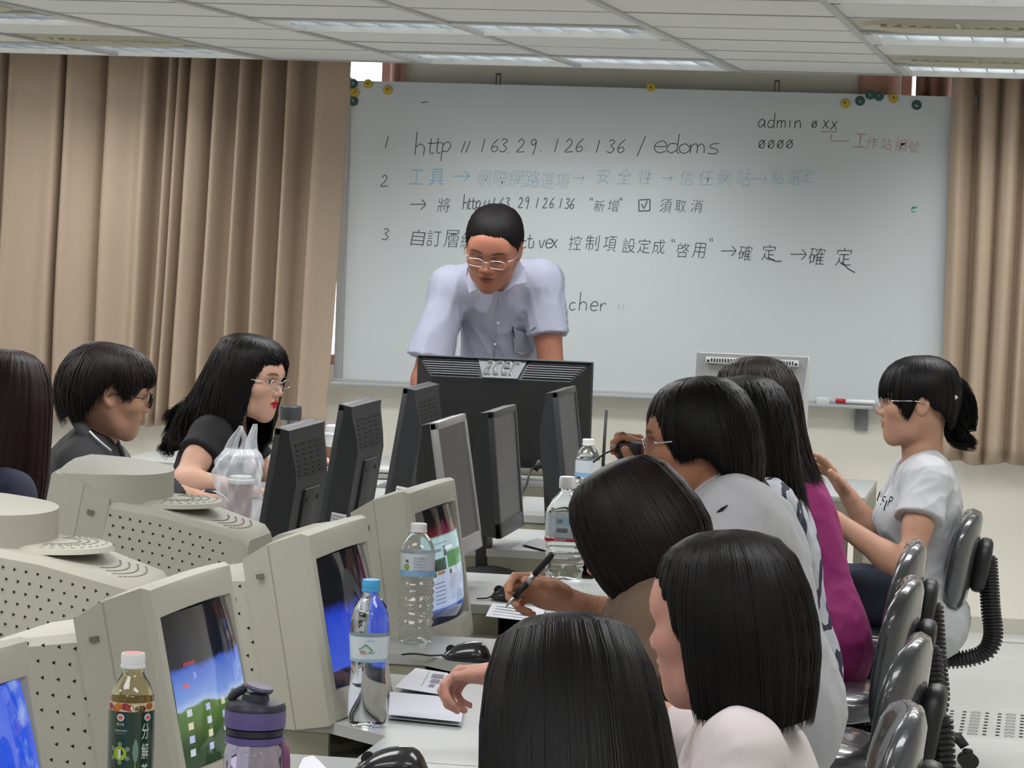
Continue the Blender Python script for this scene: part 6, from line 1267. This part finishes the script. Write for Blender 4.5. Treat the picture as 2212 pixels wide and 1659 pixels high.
lathe('lid', [(.0395, .202), (.0392, .206), (.036, .211), (.018, .214), (.0165, .222), (.0135, .224), (.0001, .224)], m_pud, t, 48)
bm = bmesh.new(); add_lathe(bm, [(.0001, .0), (.017, .0), (.0185, .003), (.017, .006), (.0001, .0055)], 32); bmesh.ops.rotate(bm, verts=bm.verts, matrix=Matrix.Rotation(.22, 3, 'Y')); bmesh.ops.translate(bm, verts=bm.verts, vec=(.004, 0, .2265)); bm_obj('flip_cap', bm, mat('flip_cap_grey', '55546a', .4), t, 'auto'); tube('flip_hinge', [(-.034, 0, .211), (-.026, 0, .221), (-.014, 0, .228)], [.005, .006, .006], m_pud, t, 8, sp=3)
tube('strap', [(.036, -.004, .160), (.044, -.008, .150), (.046, -.008, .10), (.043, -.006, .04), (.040, -.004, .02)], [.004, .005, .005, .005, .003], mat('strap_mauve', '7a4a6c', .6), t, 8, sp=4)
# mice
def mouse(px, py, th, label, s=1., cable=None, shiny=True):
    p = PX(px, py, .722, 2); t = thing('computer_mouse', (p[0], p[1], .721), label, 'mouse', th, 'black wired mice')
    V, Fc = [], []; n = 24; secs = []
    for k, u in enumerate(np.linspace(-1, 1, 15)):
        wd = .031*math.sqrt(max(1-abs(u)**3.2, .02))*(1-.08*u); hh = (.036*(1-.35*u-.45*u*u))*max(1-abs(u)**6, .12)
        for i in range(n):
            a = 2*PI*i/n; z = max(math.sin(a), -.12)*hh*1.0; V.append((u*.056*s, wd*math.cos(a)*s*(1 if math.sin(a) > 0 else .96), (z+.004)*s))
    for k in range(14):
        for i in range(n): Fc.append((k*n+i, k*n+(i+1) % n, (k+1)*n+(i+1) % n, (k+1)*n+i))
    Fc += [tuple(range(n))[::-1], tuple(range(14*n, 15*n))]; mesh_obj('shell', V, Fc, mat('mouse_black', '1d1e21', .22, coat=.6), t, True)
    bm = bmesh.new(); vs_ = bmesh.ops.create_cone(bm, cap_ends=True, segments=16, radius1=.011*s, radius2=.011*s, depth=.006)['verts']; bmesh.ops.rotate(bm, verts=vs_, matrix=Matrix.Rotation(PI/2, 3, 'X')); bmesh.ops.translate(bm, verts=vs_, vec=(.036*s, 0, .020*s)); bm_obj('scroll_wheel', bm, m_dk, t, 'auto')
    tube('button_gap', [(.052*s, 0, .0105*s), (.03*s, 0, .0255*s), (.005*s, 0, .0385*s)], .0008, m_hole, t, 6, sp=4)
    if cable:
        c, sn = math.cos(th), math.sin(th); pts = [(.054*s, 0, .006)]
        for q in cable: w_ = PX(*q, .724, 2)-np.array([p[0], p[1], .721]); pts.append((c*w_[0]+sn*w_[1], -sn*w_[0]+c*w_[1], .003))
        tube('cable', pts, .0018, m_dk, t, 6, sp=5)
    return t
mouse(846, 1668, PI+.1, 'black mouse nearest the viewer, cut by the bottom edge')
mouse(1008, 1424, PI-.05, 'black mouse with a cable beside the hand on the papers', s=.86, cable=[(930, 1416), (895, 1412), (868, 1414)])
mouse(1112, 1296, PI-.05, 'black mouse behind the hand holding the pen', cable=[(1052, 1292), (1030, 1293)])
mouse(463, 1088, .1, 'dark mouse under the hand of the person with thick black glasses', s=1.0)
# papers
m_pap = mat('paper_white', 'd9dbe2', .8); m_pt2 = mat('print_grey', '8a8c96', .8)
def sheet(name, pts, label, z=.7225, lift=(), th=.0008, group=None, cat='paper', m=None):
    W3 = [PX(x, y, z+(lift[i] if i < len(lift) else 0), 2) for i, (x, y) in enumerate(pts)]; c = np.mean(W3, 0); c[2] = .7206; n = 8; t = thing(name, c, label, cat, 0, group)
    A, B, C_, D = [np.array(v)-c for v in W3]; V, Fc = [], []
    for k in range(2):
        for j in range(n+1):
            for i in range(n+1):
                u, v = i/n, j/n; q = (A*(1-u)+B*u)*(1-v)+(D*(1-u)+C_*u)*v; q = q.copy(); q[2] += .0012*math.sin(u*5+v*3)*math.sin(v*PI)*1.0+.0012+(th if k == 0 else 0); V.append(q)
    N = (n+1)**2
    for k in range(2):
        for j in range(n):
            for i in range(n): a = k*N+j*(n+1)+i; f = (a, a+1, a+n+2, a+n+1); Fc.append(f if k == 0 else f[::-1])
    o = mesh_obj('sheet', V, Fc, m or m_pap, t, True); return t, (lambda u, v, dz=.002: (A*(1-u)+B*u)*(1-v)+(D*(1-u)+C_*u)*v+np.array([0, 0, .0012*math.sin(u*5+v*3)*math.sin(v*PI)+.0012+th+dz]))
t, f = sheet('booklet', [(839, 1553), (996, 1569), (1004, 1517), (842, 1503)], 'open blank white booklet on the desk beside the blue capped bottle', th=.006, cat='booklet')
t, f = sheet('printed_sheet', [(852, 1487), (985, 1508), (968, 1456), (898, 1445)], 'printed white sheet under the hand, above the blank booklet', z=.731)
for k in range(3): mesh_obj('printed_block', [f(.52+.0*k, .25+.22*k, .0006), f(.62+.1*k, .25+.22*k, .0006), f(.66+.1*k, .42+.22*k, .0006), f(.56, .42+.22*k, .0006)], [(0, 1, 2, 3)], m_pt2, t)
mesh_obj('ruled_line', [f(.40, .2, .0006), f(.41, .2, .0006), f(.45, .95, .0006), f(.44, .95, .0006)], [(0, 1, 2, 3)], m_pt2, t)
t, f = sheet('written_sheet', [(1049, 1333), (1165, 1346), (1180, 1316), (1064, 1304)], 'white sheet with faint handwriting under the writing hand')
for k in range(4): mesh_obj('written_line', [f(.1, .15+.2*k, .0006), f(.8, .15+.2*k, .0006), f(.8, .2+.2*k, .0006), f(.1, .2+.2*k, .0006)], [(0, 1, 2, 3)], mat('pencil_grey', 'b9bcc6', .8), t)
sheet('paper_sheet', [(640, 1672), (712, 1668), (676, 1634), (655, 1640)], 'white paper corner at the bottom edge right of the flask')
sheet('mouse_pad', [(1128, 1178), (1182, 1192), (1192, 1172), (1160, 1164)], 'thin grey mouse pad at the desk edge beside the square bottle', cat='mouse pad', m=mat('pad_grey', '8c8f90', .8), th=.002)
sheet('paper_sheet', [(665, 1130), (683, 1118), (690, 1092), (674, 1082)], 'small white paper scrap between the black monitor backs', z=.7225)
sheet('paper_sheet', [(800, 1022), (822, 1018), (826, 1008), (803, 1008)], 'small white paper slip behind the middle black monitor back', z=.7225)
# plastic bag with a cup inside
loc = at_desk(519, 7.72); S = 7.72/F_PX; t = thing('plastic_bag', loc, 'thin white plastic bag with knotted handles around a drink cup', 'bag')

m_bag = mat('bag_film', 'e9edf3', .22, alpha=.40, coat=.5, bump=1.0, bscale=30, stretch=(1, 1, .35))
lv0 = [(0, .036, .0), (.012, .046, 0), (.05, .052, .0), (.10, .058, -.003), (.14, .062, -.004), (.17, .060, -.002), (.19, .050, .0), (.205, .036, .0)]; lv = [tuple(q) for q in np.stack([np.interp(np.linspace(0, 7, 29), range(8), [v[k] for v in lv0]) for k in range(3)], 1)]
V, Fc = [], []; n = 72
for z, r, dx in lv:
    for i in range(n): a = 2*PI*i/n; q = 1+.10*math.sin(3*a+z*30)+.07*math.sin(7*a-z*75)+.05*math.sin(12*a+z*60)+.03*math.sin(17*a-z*110); V.append((dx+r*q*math.cos(a), r*.8*q*math.sin(a), z))
for k in range(len(lv)-1):
    for i in range(n): Fc.append((k*n+i, k*n+(i+1) % n, (k+1)*n+(i+1) % n, (k+1)*n+i))
mesh_obj('film', V, Fc, m_bag, t, True)
for s, top, nm in ((-1, (-.004, .262), 'handle'), (1, (.034, .268), 'handle')):
    for off in (-.010, .012):
        pts = [(s*.030+off, -.012, .185), (s*.024+off*.7+.004, -.006, .225), (top[0]+off*.3, 0, top[1]-.006), (top[0], 0, top[1]), (s*.006+.012+off*.2, .01, .225), (s*.01+.004, .014, .188)]
        pp = spline(pts, 5); V, Fc = [], []
        for i, p in enumerate(pp): wv = .011*(1-.6*math.sin(i/len(pp)*PI)); V += [p+np.array([-wv, 0, 0]), p+np.array([0, -.004, 0]), p+np.array([wv, .002, 0])]
        for i in range(len(pp)-1): Fc += [(3*i, 3*i+1, 3*i+4, 3*i+3), (3*i+1, 3*i+2, 3*i+5, 3*i+4)]
        mesh_obj('handle', V, Fc, m_bag, t, True)
ct = thing('drink_cup', loc+np.array([.002, .0, .002]), 'red brown drink cup with a white lid inside the plastic bag', 'cup')
ct.scale = (.88, .88, .95); lathe('cup_wall', [(.0001, .0), (.028, .0), (.030, .004), (.0385, .118), (.0385, .122)], mat('cup_reddish', '8a5350', .4), ct, 36); lathe('cup_base_band', [(.0285, .001), (.0312, .032), (.0318, .032)], mat('cup_dark', '4b4a56', .5), ct, 36, cap=False); lathe('lid', [(.040, .118), (.0415, .120), (.041, .128), (.036, .130), (.034, .138), (.0001, .138)], m_capw, ct, 36)
# tumbler, coffee cup and desk clutter beside the woman in black
loc = at_desk(627, 9.32); m_st = mat('steel_brushed', '9c9c98', .3, metal=.9)
t = thing('tumbler', loc, 'steel tumbler with a black lid behind the person with red lips', 'tumbler'); lathe('body', [(.0001, 0), (.026, 0), (.028, .005), (.030, .165), (.030, .17)], m_st, t, 36); lathe('lid', [(.0335, .165), (.034, .168), (.034, .205), (.031, .209), (.0001, .210)], mat('tumbler_lid', '3a3d40', .5), t, 36)
loc = at_desk(727, 9.32); t = thing('coffee_cup', loc, 'paper coffee cup with a white dome lid beside the black monitor backs', 'cup'); lathe('body', [(.0001, 0), (.027, 0), (.036, .115), (.036, .12)], mat('coffee_brown', '8a6a4c', .6), t, 36); lathe('sleeve_band', [(.0345, .085), (.0365, .119), (.0368, .119)], m_capw, t, 36, cap=False); lathe('lid', [(.038, .118), (.0405, .121), (.040, .127), (.036, .130), (.034, .150), (.029, .153), (.0001, .151)], mat('lid_translucent', 'ccd2d2', .35), t, 36)
for k, (px, d, wx, wy, hz, cc, lb) in enumerate(((712, 9.22, .16, .13, .030, 'a9abb4', 'stack of grey white papers under the coffee cup edge'), (716, 9.05, .10, .08, .018, '5c2a35', 'dark wine red notebook under the hand beside the monitors'), (832, 9.22, .14, .12, .034, 'b2b0ab', 'grey white case lying behind the farthest black monitor back'))):
    loc = at_desk(px, d); o = thing('stack_of_papers' if k == 0 else ('notebook' if k == 1 else 'plastic_case'), loc+np.array([0, 0, .0005]), lb, ['papers', 'notebook', 'case'][k], [.2, .3, .1][k])
    if k == 0:
        for q in range(4): box('paper_layer', (rnd.uniform(-.004, .004), rnd.uniform(-.004, .004), .004+.0075*q), (wx, wy, .006), mat('paper_layer', 'c4c6d0', .8), o)
    elif k == 1: box('cover', (0, 0, .009), (wx, wy, hz), mat('wine_cover', cc, .5), o, .003); box('page_block', (.003, -.001, .009), (wx, wy, hz-.008), mat('paper_layer', 'c4c6d0', .8), o)
    else: box('case_body', (0, 0, hz/2), (wx, wy, hz), mat('case_grey', cc, .5), o, .01); tube('rim_line', [(-wx/2, -wy/2-.001, hz*.6), (wx/2, -wy/2-.001, hz*.6)], .0015, m_hole, o)
# router with antenna and cables on the teacher desk
p = P(1296, 985, 9.35); t = thing('wireless_router', (p[0]+.02, 9.32, .7205), 'black box with an upright antenna right of the large monitor', 'router'); box('housing', (.03, .04, .014), (.15, .10, .028), m_dk, t, .004); tube('antenna', [(-.02, .0, .02), (-.024, 0, .05), (-.02, 0, .22)], [.007, .0055, .0045], m_dk, t, 10)
t = thing('power_cable', P(1136, 1050, 8.9), 'black cable with a thick plug lying beside the round desk grommet', 'cable'); b0 = np.array(t.location)
tube('cord', [P(1120, 1075, 8.6)-b0, P(1136, 1050, 8.9)-b0, P(1146, 1030, 9.0)-b0+np.array([0, 0, .02]), P(1160, 1008, 9.0)-b0, P(1172, 990, 9.0)-b0, P(1190, 984, 8.95)-b0, P(1200, 996, 8.8)-b0], [.0035, .0035, .0035, .004, .003, .002, .002], m_dk, t, 8, sp=5); tube('plug', [P(1155, 1016, 9.0)-b0, P(1168, 996, 9.0)-b0], [.010, .010], m_dk, t, 10)
